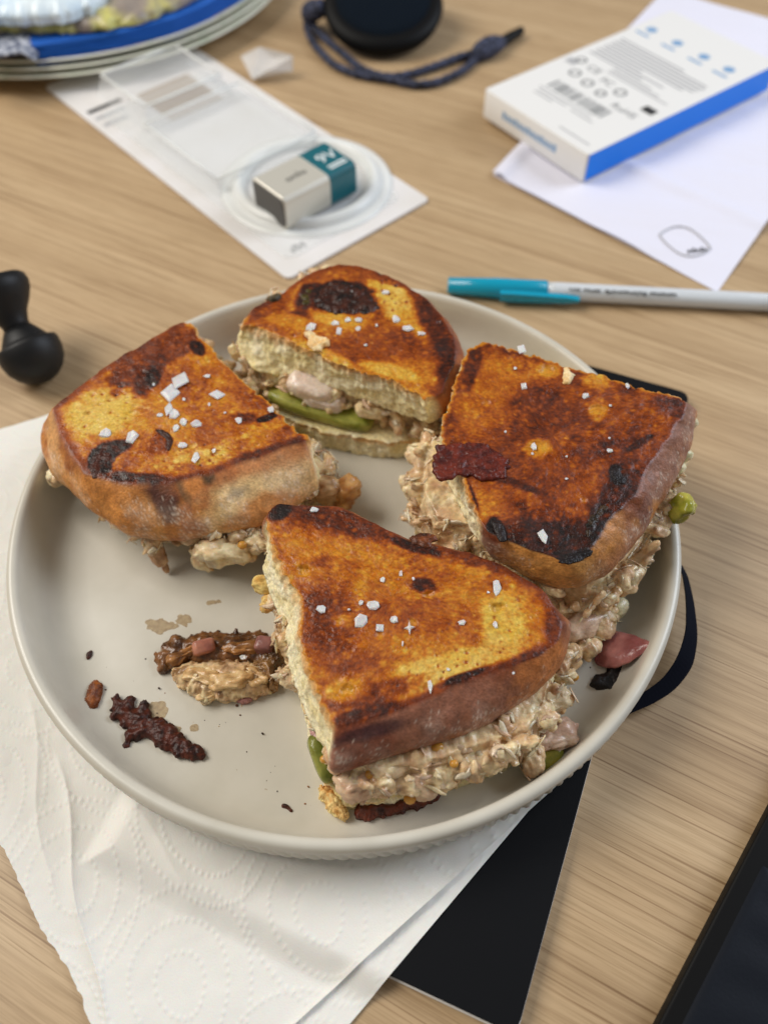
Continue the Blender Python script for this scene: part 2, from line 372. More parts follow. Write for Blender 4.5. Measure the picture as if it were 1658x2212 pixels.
def towel_sheet(name, quad, z_off, seed, parent, nu, nv, ragged):
    a, b, c, d = [np.array(q, float)[:2] for q in quad]         # a top-left, b top-right, c bottom-right, d bottom-left
    u, v = np.meshgrid(np.linspace(0, 1, nu), np.linspace(0, 1, nv), indexing='xy')
    vk = [0, 0.45, 1]; Rt = np.stack([np.interp(v, vk, [TOPR[k], b[k], c[k]]) for k in (0, 1)], -1)
    P = (a*(1-v)[..., None]+d*v[..., None])*(1-u)[..., None]+Rt*u[..., None]
    du = (TOPR-a)/np.linalg.norm(TOPR-a); dv = np.array([du[1], -du[0]])
    if ragged:
        e = np.exp(-u*nu/3.0); P = P+e[..., None]*du*(0.5*fbm(np.stack([v*260, v*0, v*0+seed], -1), 2.2, seed, 2)+0.7*fbm(np.stack([v*260, v*0, v*0], -1), 14, seed+3, 2))[..., None]
    X, Y = P[..., 0], P[..., 1]
    loc = P-a; sx, sy = loc@du, loc@dv
    Z = towel_height(X, Y)+z_off+(1.1*np.exp(-(1-u)*nu/14.0) if z_off else 0)
    P3 = np.stack([X, Y, np.full_like(X, seed)], -1)
    Z += 0.55*np.clip(fbm(P3, 34, seed, 3), -0.3, 2)+0.16*fbm(P3, 7, seed+2, 2)
    # soft crease ridges across the sheet
    for (p, q, h_, wd_) in CREASE:
        dd = (q-p)/np.linalg.norm(q-p); t = (P-p)@dd; s = (P-p)@np.array([dd[1], -dd[0]]); ln = np.linalg.norm(q-p)
        Z += h_*np.exp(-np.abs(s+1.5*np.sin(t/9))/wd_)*sstep(-6, 12, t)*sstep(ln+6, ln-14, t)
    # emboss raster
    E = np.zeros_like(X); pp = emboss(X, Y)
    g = 0.5; ox, oy = sx.min(), sy.min(); W_, H_ = int((sx.max()-ox)/g)+3, int((sy.max()-oy)/g)+3
    R = np.zeros((H_, W_)); k = np.arange(-3, 4); gx, gy = np.meshgrid(k, k)
    for (px, py) in pp:
        i, j = (px-ox)/g, (py-oy)/g; i0, j0 = int(round(i)), int(round(j))
        if 4 < i0 < W_-4 and 4 < j0 < H_-4:
            R[j0-3:j0+4, i0-3:i0+4] = np.maximum(R[j0-3:j0+4, i0-3:i0+4], np.exp(-(((gx+i0-i)**2+(gy+j0-j)**2)*g*g)/(0.22)))
    fx, fy = (sx-ox)/g, (sy-oy)/g; ix, iy = np.clip(fx.astype(int), 0, W_-2), np.clip(fy.astype(int), 0, H_-2); tx, ty = fx-ix, fy-iy
    E = (R[iy, ix]*(1-tx)+R[iy, ix+1]*tx)*(1-ty)+(R[iy+1, ix]*(1-tx)+R[iy+1, ix+1]*tx)*ty
    prc = sstep(2, 14, np.hypot(X+13.5, Y-160)-100)             # flattened where the plate presses it
    Z = np.where(True, mix(towel_height(X, Y)*0+0.7+4.2*(Z > 3), Z, prc)+0.38*E*prc, Z)
    Z = np.maximum(Z, 0.3+z_off*0)
    V = np.stack([X, Y, Z], -1).reshape(-1, 3)
    return obj(name, V, grid_faces(nv, nu, False)[:, ::-1], M['towel'], parent)
CREASE = [(U(125, 1640, 1)[:2], U(225, 2230, 1)[:2], 1.3, 1.6), (U(60, 1500, 1)[:2], U(120, 1990, 1)[:2], 0.8, 2.2),
          (U(250, 1700, 1)[:2], U(480, 2000, 1)[:2], 0.6, 3.0), (U(420, 1850, 1)[:2], U(760, 1960, 1)[:2], 0.5, 4.0)]
lA, lB = U(0, 1830, 1), U(200, 2211, 1)
uA, uB = U(0, 920, 1), U(110, 885, 1)
r1A, r1B = U(1096, 1794, 5), U(640, 2210, 1)
r2A, r2B = U(1147, 1745, 5), U(757, 2210, 1)
tl = np.array([-178.0, 207.0]); dl = lB[:2]-lA[:2]; dl /= np.linalg.norm(dl)
bot = lA[:2]+dl*120
ll = lA[:2]-dl*0
towel = thing('kitchen_towel', (-60, 60, 0), 'white embossed kitchen paper sheet folded in two under the plate', 'paper towel')
dr1 = (r1B-r1A)[:2]; dr1 /= np.linalg.norm(dr1); dr2 = (r2B-r2A)[:2]; dr2 /= np.linalg.norm(dr2)
TLc = np.array([-190.0, 196.0]) ; TLc = np.array([-222.0, 187.0]); TOPR = np.array([-94.0, 244.0])
T2 = np.array([-120.0, 236.0])
towel_sheet('lower_ply', (TLc+np.array([1, -2]), r2A[:2]-dr2*25, r2A[:2]+dr2*150, lA[:2]+dl*130+np.array([2, 0])), 0.0, 3, towel, 330, 330, True)
towel_sheet('upper_ply', (TLc, r1A[:2]-dr1*35, r1A[:2]+dr1*150, lA[:2]+dl*130), 0.45, 5, towel, 460, 460, True)

# ------------------------------------------------------------------ dinner plate
PC = np.array([-13.5, 160.0]); ZF = 8.6
def plate_mat():
    m = mat('stoneware_glaze', S4(200, 193, 174), 0.3)
    noise_color(m, 70, S4(198, 193, 179), S4(205, 200, 187)); noise_bump(m, 260, 0.03, 0.0003); return m
M['plate'] = plate_mat()
prof = [(6, ZF), (30, ZF), (60, ZF), (92, ZF+.02), (99, ZF+.2), (102.5, ZF+.8), (105.3, ZF+2.2), (107.4, ZF+4.6), (108.6, ZF+8), (109.3, ZF+12), (109.9, ZF+15.4),
        (110.5, ZF+16.8), (111.6, ZF+17.4), (112.7, ZF+17.3), (113.6, ZF+16.6), (114.1, ZF+15.5), (114.1, ZF+14.2), (113.7, ZF+12.8)]
prof += [(113.7-0.5*k/8-0.9*(k/8)**3, ZF+12.8-11.3*k/8) for k in range(1, 9)] + [(111.3, ZF-0.3), (109.5, ZF-2.0), (106, ZF-3), (60, ZF-3), (6, ZF-3)]
N = 1440; th = np.arange(N)*2*math.pi/N; rows = []
for k, (r, z) in enumerate(prof):
    d = 0
    if 17 <= k <= 26: d = 1.1*(np.abs(np.sin(90*th+(z-ZF)*0.22))-0.5)*min(1, (k-16)/2)
    rows.append(np.stack([PC[0]+(r+d)*np.cos(th), PC[1]+(r+d)*np.sin(th), np.full(N, z)], 1))
V = np.vstack(rows+[[[PC[0], PC[1], ZF]], [[PC[0], PC[1], ZF-3]]])
plate = thing('dinner_plate', (PC[0], PC[1], ZF-3), 'round cream stoneware plate with upright ribbed rim holding the sandwich quarters', 'plate')
obj('dish', V, fan_close(rows, N, len(rows)), M['plate'], plate)
M['stain'] = mat('grease_stain', S4(150, 122, 72), 0.3, Alpha=0.34)
noise_color(M['stain'], 900, S4(168, 134, 84), S4(206, 180, 130))
def ellipse_px(cx, cy, rx, ry, z, n=14, ang=0, jit=0.0, seed=1):
    g = np.random.default_rng(seed); p = []
    for k in range(n):
        a = 2*math.pi*k/n; r = 1+jit*g.uniform(-1, 1); x, y = rx*r*math.cos(a), ry*r*math.sin(a)
        p.append(U(cx+x*math.cos(ang)-y*math.sin(ang), cy+x*math.sin(ang)+y*math.cos(ang), z))
    return np.array(p)
for i, (x, y, a, b) in enumerate([(352, 1352, 34, 16), (395, 1340, 18, 12), (335, 1535, 30, 22), (375, 1580, 16, 11), (420, 1574, 10, 7), (374, 1632, 22, 13), (572, 1743, 19, 18), (566, 1712, 10, 7), (460, 1300, 18, 5), (176, 1534, 5, 4)]):
    lump('grease_stain', ellipse_px(x, y, a, b, ZF, 16, 0, 0.3, i), ZF+0.05, 0.06, M['stain'], plate, lambda V: np.tile(srgb(160, 130, 80), (len(V), 1)), 40+i, rough=0.02, jag=0.7, K=5)

# ------------------------------------------------------------------ sandwich quarters
TOAST = [(0, (222, 196, 112)), (0.14, (208, 168, 66)), (0.3, (196, 132, 34)), (0.46, (176, 98, 18)), (0.6, (144, 66, 11)), (0.74, (104, 42, 10)), (0.87, (64, 25, 11)), (1.0, (24, 14, 11))]
CRUMB = [(0, (226, 204, 140)), (0.5, (238, 224, 178)), (1, (243, 234, 204))]

class Spot:
    """an ellipse laid on a tilted plane: centre, half axes and angle read on the print"""
    def __init__(s, pl, cx, cy, rx, ry, ang, lev, soft=0.35, jag=0.3, dz=0.0):
        a = math.radians(ang); c = pl.U(cx, cy, dz)
        e1 = pl.U(cx+rx*math.cos(a), cy+rx*math.sin(a), dz)-c; e2 = pl.U(cx-ry*math.sin(a), cy+ry*math.cos(a), dz)-c
        s.c, s.inv, s.lev, s.soft, s.jag = c, np.linalg.inv(np.array([e1[:2], e2[:2]]).T), lev, soft, jag
    def w(s, P, seed):
        q = (P[..., :2]-s.c[:2])@s.inv.T; d = np.sqrt((q**2).sum(-1))+s.jag*0.6*fbm(P, 4.5, seed, 3)
        return sstep(1+s.soft, 1-s.soft, d)

def bread(name, parent, pl, keys, thick, spots, base_lev, seed, crust_cols, step=0.5, K=62, Mrow=26, bulge=2.2, craters=(), crust_spots=(), pore_zones=(), floury=0.5, dome=0.25, inside=False):
    """keys: (top point on the print, lower point on the print | outward mm, 'crust' or 'cut')"""
    T, Bt, kind = [], [], []
    for t, b, k in keys:
        P = pl.U(*t); T.append(P); kind.append(1.0 if k == 'crust' else 0.0)
        Bt.append(pl.U(*b, -thick) if isinstance(b, tuple) else np.array([np.nan, b, 0]))
    T = np.array(T); n = loop_out(T[:, :2]); 
    for i, b in enumerate(Bt):
        if np.isnan(b[0]): Bt[i] = np.array([*(T[i, :2]+n[i]*b[1]), T[i, 2]-thick])
    Bt = np.array(Bt)
    L, E = resample(T, np.c_[Bt, kind], step, 0.9)
    Bo, cr = E[:, :3], sstep(0.25, 0.75, E[:, 3]); N = len(L); out = loop_out(L[:, :2]); c = L.mean(0)
    cut = 1-cr
    jag = cut*(0.9*fbm(L, 3.2, seed, 3)+0.5*vn(L, 1.0, seed+1))+cr*0.5*fbm(L, 5, seed+2, 2)
    J = np.c_[out*jag[:, None], np.zeros(N)]; L0 = L; L = L+J
    rows, zone, vv = [], [], []
    for r in np.linspace(0.015, 1, K):
        r2 = r**0.75
        p = c+(L0-c)*r2+J*r2**14; p[:, 2] += dome*(1-r2**3)
        rows.append(p); zone.append(np.zeros(N)); vv.append(np.full(N, r2))
    for v in np.linspace(0, 1, Mrow+1)[1:]:
        s = mix(v, math.sin(v*math.pi/2)**0.85, cr)[:, None]
        p = L+(Bo-L)*np.c_[s, s, np.full(N, v)]
        p = p+np.c_[out*(cr*bulge*math.sin(math.pi*v)**0.8)[:, None], np.zeros(N)]
        rows.append(p); zone.append(np.ones(N)); vv.append(np.full(N, v))
    for r in np.linspace(1, 0.03, 9)[1:]:
        cb = Bo.mean(0); rows.append(cb+(Bo-cb)*r); zone.append(np.full(N, 2.0)); vv.append(np.full(N, r))
    G = np.stack(rows); Z = np.stack(zone); VV = np.stack(vv); R = len(rows)
    nn = grid_normals(G)
    if nn[:K//2, :, 2].mean() < 0: nn = -nn
    side = (Z == 1).astype(float); top = (Z == 0).astype(float); CR = np.broadcast_to(cr, Z.shape)
    G0 = G.copy()
    edge = sstep(0.93, 1.0, VV)*top
    # painting levels first: pale porous areas get deeper pores
    aniso = G0*np.array([1, 1, 1.0])
    lev = base_lev+0.17*fbm(G0, 15, seed+3, 3)+0.13*fbm(G0, 4.2, seed+4, 3)+0.05*fbm(G0, 1.3, seed+15, 2)
    for i, s in enumerate(spots):
        wgt = s.w(G0, seed+60+i); lev = mix(lev, s.lev+0.10*fbm(G0, 3, seed+90+i, 3)*(1-abs(2*s.lev-1)*0.6), wgt)
    lev = lev-0.17*pits(G0, 2.6, 0.7, 1.5, 0.75, seed+50)+0.10*vn(G0*np.array([1, 1.6, 1]), 0.9, seed+51)+0.05
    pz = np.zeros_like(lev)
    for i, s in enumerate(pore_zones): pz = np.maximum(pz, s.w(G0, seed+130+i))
    # dark thin rim where the toasted face meets the crust, thin golden rim on the cut edge
    lev = mix(lev, np.maximum(lev, 0.74+0.14*fbm(G0, 5, seed+8, 2)), sstep(0.90, 0.985, VV)*top*CR*0.8)
    lev = mix(lev, np.minimum(lev, 0.30), sstep(0.965, 1.0, VV+0.012*fbm(G0, 2, seed+9, 2))*top*(1-CR)*0.9)
    big = pits(G0, 5.5, 0.7, 1.9, 0.30, seed+20); sm = pits(G0, 1.9, 0.35, 1.0, 0.6, seed+30)
    cutpit = np.maximum(pits(G0, 3.2, 0.5, 1.3, 0.5, seed+40), 0.7*pits(G0, 1.5, 0.3, 0.7, 0.5, seed+45))
    dsp = top*(0.30*fbm(G0, 9, seed+10, 3)+0.14*fbm(G0, 2.0, seed+11, 3)-0.7*big-(0.2+0.6*pz)*sm*(0.5+0.8*np.abs(vn(G0, 3.0, seed+35))))
    dsp = dsp+top*0.10*np.clip(lev-0.5, 0, 1)*vn(G0, 0.9, seed+16)
    dsp = dsp+side*(1-CR)*(0.75*fbm(G0, 3.0, seed+12, 3)+0.35*vn(G0, 1.1, seed+13)-1.0*cutpit)
    dsp = dsp+side*CR*(0.40*fbm(G0, 7, seed+14, 3)+0.10*fbm(G0, 1.4, seed+17, 2))
    for (px, py, r, d) in craters:
        q = pl.U(px, py); dd = np.linalg.norm((G0-q)*np.array([0.85, 1.15, 1]), axis=-1)/r+0.30*fbm(G0, 1.8, seed+33, 2)
        hole = sstep(1.0, 0.55, dd); dsp = dsp-d*hole*top
        lev = mix(lev, 0.33-0.06*hole+0.08*fbm(G0, 1.5, seed+34, 2), 0.8*sstep(1.3, 0.8, dd)*top)
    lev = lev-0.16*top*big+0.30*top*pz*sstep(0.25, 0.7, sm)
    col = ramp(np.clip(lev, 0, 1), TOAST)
    pale = ramp(np.clip(0.3+0.5*fbm(G0, 6, seed+21, 2), 0, 1), [(0, (206, 172, 66)), (1, (224, 198, 112))])
    col = mix(col, pale, (pz*top*sstep(0.45, 0.2, lev)*0.6)[..., None])
    if inside: col = mix(ramp(np.clip(0.5+0.5*fbm(G0, 4, seed+37, 3), 0, 1), CRUMB), col, 0.12)
    # crust colours
    c1, c2, c3 = [srgb(*x) for x in crust_cols]
    k1 = sstep(-0.35, 0.35, fbm(G0, 11, seed+22, 3)); k2 = sstep(0.1, 0.6, fbm(G0, 5, seed+23, 3))
    crc = mix(c1, c2, k1[..., None]); crc = mix(crc, c3, (0.75*k2)[..., None])
    tb = sstep(0.30, 0.02, VV+0.10*fbm(G0, 3, seed+24, 2)); crc = mix(crc, ramp(np.full_like(VV, 0.72), TOAST), (tb*0.75)[..., None])
    for i, (s, rgb, am) in enumerate(crust_spots):
        crc = mix(crc, srgb(*rgb)*(1+0.25*fbm(G0, 2, seed+170+i, 2))[..., None], (s.w(G0, seed+160+i)*am)[..., None])
    dens = np.clip(0.35+0.9*fbm(G0, 7, seed+26, 3), 0, 1)*floury*sstep(0.1, 0.35, VV)
    fl = (np.random.default_rng(seed).random(VV.shape) < dens*0.42)*(0.5+0.5*np.random.default_rng(seed+1).random(VV.shape))
    crc = mix(crc, srgb(240, 224, 204), (fl*0.38+0.24*dens)[..., None])
    cmb = ramp(np.clip(0.55+0.4*fbm(G0, 5, seed+27, 3), 0, 1), CRUMB)
    cmb = mix(cmb, srgb(198, 130, 44), (sstep(0.32, 0.0, VV+0.12*fbm(G0, 3, seed+28, 2))*0.75)[..., None])
    sc_ = mix(cmb, crc, CR[..., None])
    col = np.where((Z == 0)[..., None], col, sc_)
    gl = np.where(Z == 0, 0.72+0.25*fbm(G0, 5, seed+29, 2), mix(0.05, 0.50, CR))
    G = G+nn*dsp[..., None]
    V = np.vstack([G.reshape(-1, 3), G[0].mean(0), G[-1].mean(0)])
    colf = np.vstack([col.reshape(-1, 3), col[0].mean(0), col[-1].mean(0)]); glf = np.r_[gl.ravel(), .5, .5]
    return obj(name, V, fan_close(rows, N, R), M['toast'], parent, True, np.clip(colf, 0.002, 0.95), np.clip(glf, 0, 1))

def ico(sub):
    bm = bmesh.new(); bmesh.ops.create_icosphere(bm, subdivisions=sub, radius=1.0)
    V = np.array([v.co[:] for v in bm.verts]); Fc = [[v.index for v in f.verts] for f in bm.faces]; bm.free(); return V, Fc
ICO1, ICO2, ICO3, ICO4 = ico(1), ico(2), ico(3), ico(4)
def rot_rand(g):
    a, b, c = g.uniform(0, 2*math.pi, 3); return np.array((Matrix.Rotation(a, 3, 'Z') @ Matrix.Rotation(b, 3, 'X') @ Matrix.Rotation(c, 3, 'Z')))
TUNA = [(0, (168, 130, 94)), (0.25, (204, 168, 126)), (0.48, (222, 192, 152)), (0.72, (234, 214, 174)), (1, (243, 232, 200))]
def tuna_paint(G, seed, warm=0.0, shift=0.0):
    n1 = fbm(G, 6, seed, 3); n2 = fbm(G, 2.2, seed+1, 3)
    col = ramp(np.clip(0.5+shift+0.34*n1+0.26*n2, 0, 1), TUNA)
    pk = sstep(0.15, 0.6, fbm(G, 5, seed+2, 2)); col = mix(col, srgb(206, 160, 142), (0.32*pk)[..., None])
    gy = sstep(0.3, 0.7, fbm(G, 4, seed+3, 2)); col = mix(col, srgb(160, 136, 112), (0.5*gy)[..., None])
    col = col*np.array([1.0, 0.975, 0.90])
    if warm: col = col*np.array([1.0, 1-0.08*warm, 1-0.20*warm])
    return col
def fibres(P, seed):
    """stringy noise whose grain direction drifts from flake to flake"""
    r = 0
    for k, ax in enumerate(((1, .2, .3), (-.3, 1, .2), (.4, -.6, 1))):
        a = np.array(ax)/np.linalg.norm(ax); along = (P@a)[..., None]*a
        q = (P-along)+along*0.16
        wgt = sstep(-0.1, 0.35, fbm(P, 7, seed+31*k, 2)); r = r+wgt*(vn(q, 1.0, seed+3+k)+0.5*vn(q, 0.5, seed+7+k))
    return r
def filling(name, parent, poly, z0, z1, blobs, seed, n_rim=60, rim=(1.4, 3.4), inset=2.2, vox=0.5, rough=0.42, warm=0.0, shift=0.0, skip=None):
    g = np.random.default_rng(seed); zm = (z0+z1)/2
    L = np.array([U(*p, zm)[:2] for p in poly]); L, _ = resample(L, np.zeros((len(L), 1)), 2.0, 1.5); n = loop_out(L); N = len(L)
    V = [np.vstack([np.c_[L-n*(inset+2.6), np.full(N, z1)], np.c_[L-n*inset, np.full(N, z0)]])]
    Fc = [[i, (i+1) % N, N+(i+1) % N, N+i] for i in range(N)]+[list(range(N))[::-1], list(range(N, 2*N))]
    cnt = 2*N
    x, y = L[:, 0], L[:, 1]
    if (x*np.roll(y, -1)-np.roll(x, -1)*y).sum() > 0: Fc = [q[::-1] for q in Fc]
    def addb(c, ax):
        nonlocal cnt
        v = (ICO2[0]*ax)@rot_rand(g).T+c; v = v[:, :]; v[:, 2] = np.maximum(v[:, 2], ZF+0.2)
        V.append(v); Fc.extend([[i+cnt for i in q] for q in ICO2[1]]); cnt += len(v)
    for k in range(int(n_rim*2.2)):
        i = g.integers(N); r = g.uniform(*rim); d = g.uniform(-2.6, -0.2)
        if k % 3 == 0: r *= 0.55; d += 1.0
        c = np.array([*(L[i]+n[i]*d), g.uniform(z0+r*0.5, z1+0.6)])
        addb(c, np.array([r*g.uniform(1.0, 1.7), r*g.uniform(0.6, 1.0), r*g.uniform(0.5, 0.9)]))
    for b in blobs:
        c = U(b[0], b[1], b[2]); r = b[3]*0.78; k = b[4] if len(b) > 4 else 1.5
        addb(c, np.array([r*k, r, r*0.8]))
        for q in range(5):
            r2 = r*g.uniform(0.2, 0.4); u_ = g.normal(size=3); u_ /= np.linalg.norm(u_); addb(c+u_*r*0.85, np.array([r2*g.uniform(1.2, 2.6), r2, r2*0.7]))
    Vn = np.vstack(V); Vn[:, 2] = np.maximum(Vn[:, 2], ZF+0.1)
    P, NN, faces = remeshed(Vn, Fc, vox)
    ridg = 1-np.abs(fbm(P, 3.4, seed+3, 3))*1.6
    d = rough*(0.9*fbm(P, 4.5, seed+1, 2)+0.3*ridg-0.3+0.6*fibres(P, seed+9)+0.15*vn(P, 0.8, seed+4))
    d = d-1.5*rough*pits(P, 4.5, 0.5, 1.5, 0.35, seed+77)
    P2 = P+NN*d[:, None]; P2[:, 2] = np.maximum(P2[:, 2], ZF+0.05)
    col = tuna_paint(P, seed+40, warm, shift); fl = fibres(P, seed+9); col = col*(1+0.06*np.clip(fl, -1.5, 1.5))[:, None]
    body = obj(name, P2, faces, M['tuna'], parent, True, np.clip(col, 0.01, 0.9), np.clip(0.6+0.4*fbm(P, 3, seed+5, 2), 0, 1))
    # loose shreds of fish lying over the surface
    cand = np.nonzero((NN[:, 2] < 0.96) & (NN[:, 2] > -0.35) & (P[:, 2] > ZF+1.5))[0]; pick = g.choice(cand, min(430, len(cand)), replace=False)
    Vs, Fs, Cs, m0 = [], [], [], 0
    for i in pick:
        nrm_ = NN[i]; fa = 2.6*vn(P2[i][None], 9.0, seed+55)[0]+g.normal()*0.35; t1 = np.array([math.cos(fa), math.sin(fa), 0.5*g.normal()]); t1 -= nrm_*(t1@nrm_); t1 /= np.linalg.norm(t1)+1e-9; t2 = np.cross(nrm_, t1)
        ln, wd_, th_ = g.uniform(2.0, 7.0), g.uniform(0.6, 2.4), g.uniform(0.15, 0.4); lift = g.uniform(-0.25, 0.25); bend = g.uniform(-0.22, 0.05)
        rows_ = []
        for a in np.linspace(-1, 1, 6):
            wv = wd_*(1-abs(a)**2.2)**0.6*(0.8+0.4*g.random())/2+0.05; c_ = P2[i]+nrm_*(lift+bend*a*a*ln*0.4)+t1*a*ln/2+t2*0.25*wd_*math.sin(2.2*a+i)
            rows_.append([c_-t2*wv, c_-t2*wv*0.3+nrm_*th_, c_+t2*wv*0.5+nrm_*th_*0.8, c_+t2*wv, c_-nrm_*th_*0.5])
        Vs.append(np.array(rows_).reshape(-1, 3)); Fs.extend((grid_faces(6, 5)+m0).tolist()); Fs.append([m0+k for k in range(5)]); Fs.append([m0+25+k for k in range(5)][::-1]); m0 += 30
        Cs.append(np.tile(np.clip(srgb(*[(232, 210, 178), (224, 194, 162), (216, 180, 152), (236, 220, 192), (206, 170, 136), (226, 204, 164)][g.integers(6)])*g.uniform(0.85, 1.05), 0, .9), (30, 1)))
    Vs = np.vstack(Vs); Vs[:, 2] = np.maximum(Vs[:, 2], ZF+0.05)
    sh = obj('tuna_shreds', Vs, Fs, M['tuna'], parent, True, np.vstack(Cs), np.full(len(Vs), 0.7)); sh['kind'] = 'stuff'
    return body
def chunk(name, parent, c, ax, rot, seed, mt='tuna', paint=None, rough=0.8, src=None, gloss=0.6, floor=True, fib=1.0):
    v, fc = src or ICO4; g = np.random.default_rng(seed)
    v = np.sign(v)*np.abs(v)**{'pickle_slice': 0.62, 'chicken_chunk': 0.55, 'onion_piece': 0.42}.get(name, 0.8)
    P = v*np.array(ax)
    Rm = np.array(Matrix.Rotation(math.radians(rot[2]), 3, 'Z') @ Matrix.Rotation(math.radians(rot[1]), 3, 'Y') @ Matrix.Rotation(math.radians(rot[0]), 3, 'X'))
    nn = v/np.linalg.norm(v, axis=1, keepdims=True)
    q = P*np.array([0.22, 1, 1]); q = q+np.array([seed*7.3, 0, 0])
    d = rough*(0.8*fbm(P+seed*3.1, 4.0, seed, 3)+0.45*fib*vn(q, 0.9, seed+2)+0.3*fib*vn(q, 0.45, seed+3)-0.8*pits(P+seed, 4, .5, 1.2, .3, seed+8))
    P = (P+nn*d[:, None])@Rm.T+np.array(c)
    if floor: P[:, 2] = np.maximum(P[:, 2], ZF+0.05)
    col = paint(P) if paint else tuna_paint(P, seed+5, 0.0, 0.12)
    return obj(name, P, fc, M[mt], parent, True, np.clip(col, 0.003, 0.95), np.full(len(P), gloss))
def seeds(parent, pts):
    parent = next((c for c in parent.children if c.name.startswith('filling')), parent)
    for i, (px, py, z, r) in enumerate(pts):
        v, fc = ICO2; P = v*r*np.array([1.08, 1, 0.92])+U(px, py, z)
        obj('mustard_seed', P, fc, M['seed'], parent)
M['seed'] = mat('mustard_seed', S4(206, 150, 62), 0.25, Subsurface_Weight=0.3, Subsurface_Scale=0.001)
def flat_paint(lo, hi, scale=2.0, seed=0, extra=None):
    def p(P):
        t = np.clip(0.5+0.7*fbm(P, scale, seed, 3), 0, 1); return mix(srgb(*lo), srgb(*hi), t[..., None])
    return p
def pickle_paint(seed, skin_lo=(58, 82, 22), flesh=(150, 160, 66)):
    def p(P):
        t = np.clip(0.5+0.7*fbm(P, 3.5, seed, 3), 0, 1); return mix(srgb(*skin_lo), srgb(*flesh), t[..., None])
    return p

SALT = []
# ---- left quarter
pl = Plane(44.0, 0.0, 0.0)
sx = lambda *a, **k: Spot(pl, *a, **k)
keysL = [((112, 882), (108, 985), 'crust'), ((135, 945), (125, 1032), 'crust'), ((185, 1022), (205, 1106), 'crust'), ((266, 1042), (285, 1160), 'crust'),
         ((372, 1040), (393, 1168), 'crust'), ((457, 1017), (490, 1152), 'crust'), ((560, 982), (580, 1132), 'crust'), ((655, 950), (684, 1062), 'crust'),
         ((668, 948), (697, 1030), 'cut'), ((643, 937), 0.4, 'cut'), ((597, 886), 0, 'cut'), ((542, 840), 0, 'cut'), ((487, 789), 0, 'cut'), ((440, 738), 0, 'cut'), ((412, 696), 0.3, 'cut'),
         ((389, 697), 1.5, 'crust'), ((334, 730), 2, 'crust'), ((279, 759), 2, 'crust'), ((224, 793), 2, 'crust'), ((161, 844), 2, 'crust')]
L_ = thing('toasted_sandwich', (*pl.U(380, 950)[:2], ZF), 'toasted sandwich quarter with large square salt flakes and floury front crust, plate left side', 'sandwich', 'toasted tuna sandwich quarters on the plate')
spL = [sx(225, 890, 85, 62, -20, 0.17, .35, .4), sx(330, 772, 118, 36, -33, 0.70, .22, .4), sx(322, 815, 50, 22, -55, 0.80, .2, .4), sx(395, 738, 40, 22, -30, .68), sx(222, 990, 27, 40, 40, 0.96, .15, .35), sx(262, 962, 26, 14, -10, .9, .3),
       sx(355, 938, 22, 6, 30, .95, .2, .2), sx(362, 962, 7, 18, 8, .95, .2, .2), sx(340, 960, 22, 22, 0, .66), sx(524, 905, 40, 14, -10, .78), sx(576, 902, 24, 8, -18, .97, .2, .2), sx(545, 850, 55, 28, 30, .58, .5),
       sx(600, 975, 105, 20, -17, .74, .3, .3), sx(300, 1032, 75, 12, 4, .86, .3), sx(425, 975, 90, 22, -14, .3, .4), sx(560, 930, 70, 9, -18, .33), sx(427, 752, 14, 22, -35, .93, .2), sx(330, 815, 16, 22, 0, .93, .2), sx(470, 930, 60, 30, -15, .5), sx(500, 770, 30, 14, 50, .38)]
csL = []
csL_ = [(Spot(pl, 590, 1075, 130, 60, -18, 0, .4, .4, dz=-8), (222, 192, 138), .85), (Spot(pl, 250, 1110, 110, 52, 25, 0, .4, .3, dz=-9), (196, 128, 62), .8), (Spot(pl, 365, 1095, 34, 32, 30, 0, .3, .4, dz=-9), (74, 38, 30), .95),
       (Spot(pl, 520, 1075, 22, 8, -20, 0, .4, .4, dz=-8), (120, 108, 92), .6), (Spot(pl, 580, 1110, 90, 16, -22, 0, .4, .4, dz=-14), (190, 118, 52), .75), (Spot(pl, 120, 960, 16, 60, 0, 0, .4, .3, dz=-6), (214, 160, 100), .8), (Spot(pl, 540, 1010, 150, 22, -16, 0, .5, .3, dz=-3), (176, 108, 60), .8)]
csL = csL_+[(Spot(pl, 452, 1040, 14, 14, 12, 0, .4, .7, dz=-4), (44, 42, 26), .85), (Spot(pl, 428, 1024, 36, 9, -4, 0, .3, .5, dz=-1.5), (40, 36, 20), .95), (Spot(pl, 345, 1042, 30, 10, 4, 0, .3, .5, dz=-2), (28, 20, 16), .95), (Spot(pl, 400, 1070, 9, 22, -30, 0, .4, .5, dz=-5), (90, 78, 58), .6), (Spot(pl, 420, 1055, 22, 18, 0, 0, .5, .3, dz=-4), (206, 132, 66), .8)]
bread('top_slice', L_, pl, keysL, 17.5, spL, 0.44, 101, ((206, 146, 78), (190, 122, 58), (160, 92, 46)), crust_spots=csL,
      pore_zones=[sx(225, 890, 80, 58, -20, 0, .4, .4), sx(430, 985, 90, 26, -14, 0, .5)], craters=[(283, 893, 1.7, .6), (188, 892, 1.3, .9)], floury=0.75)
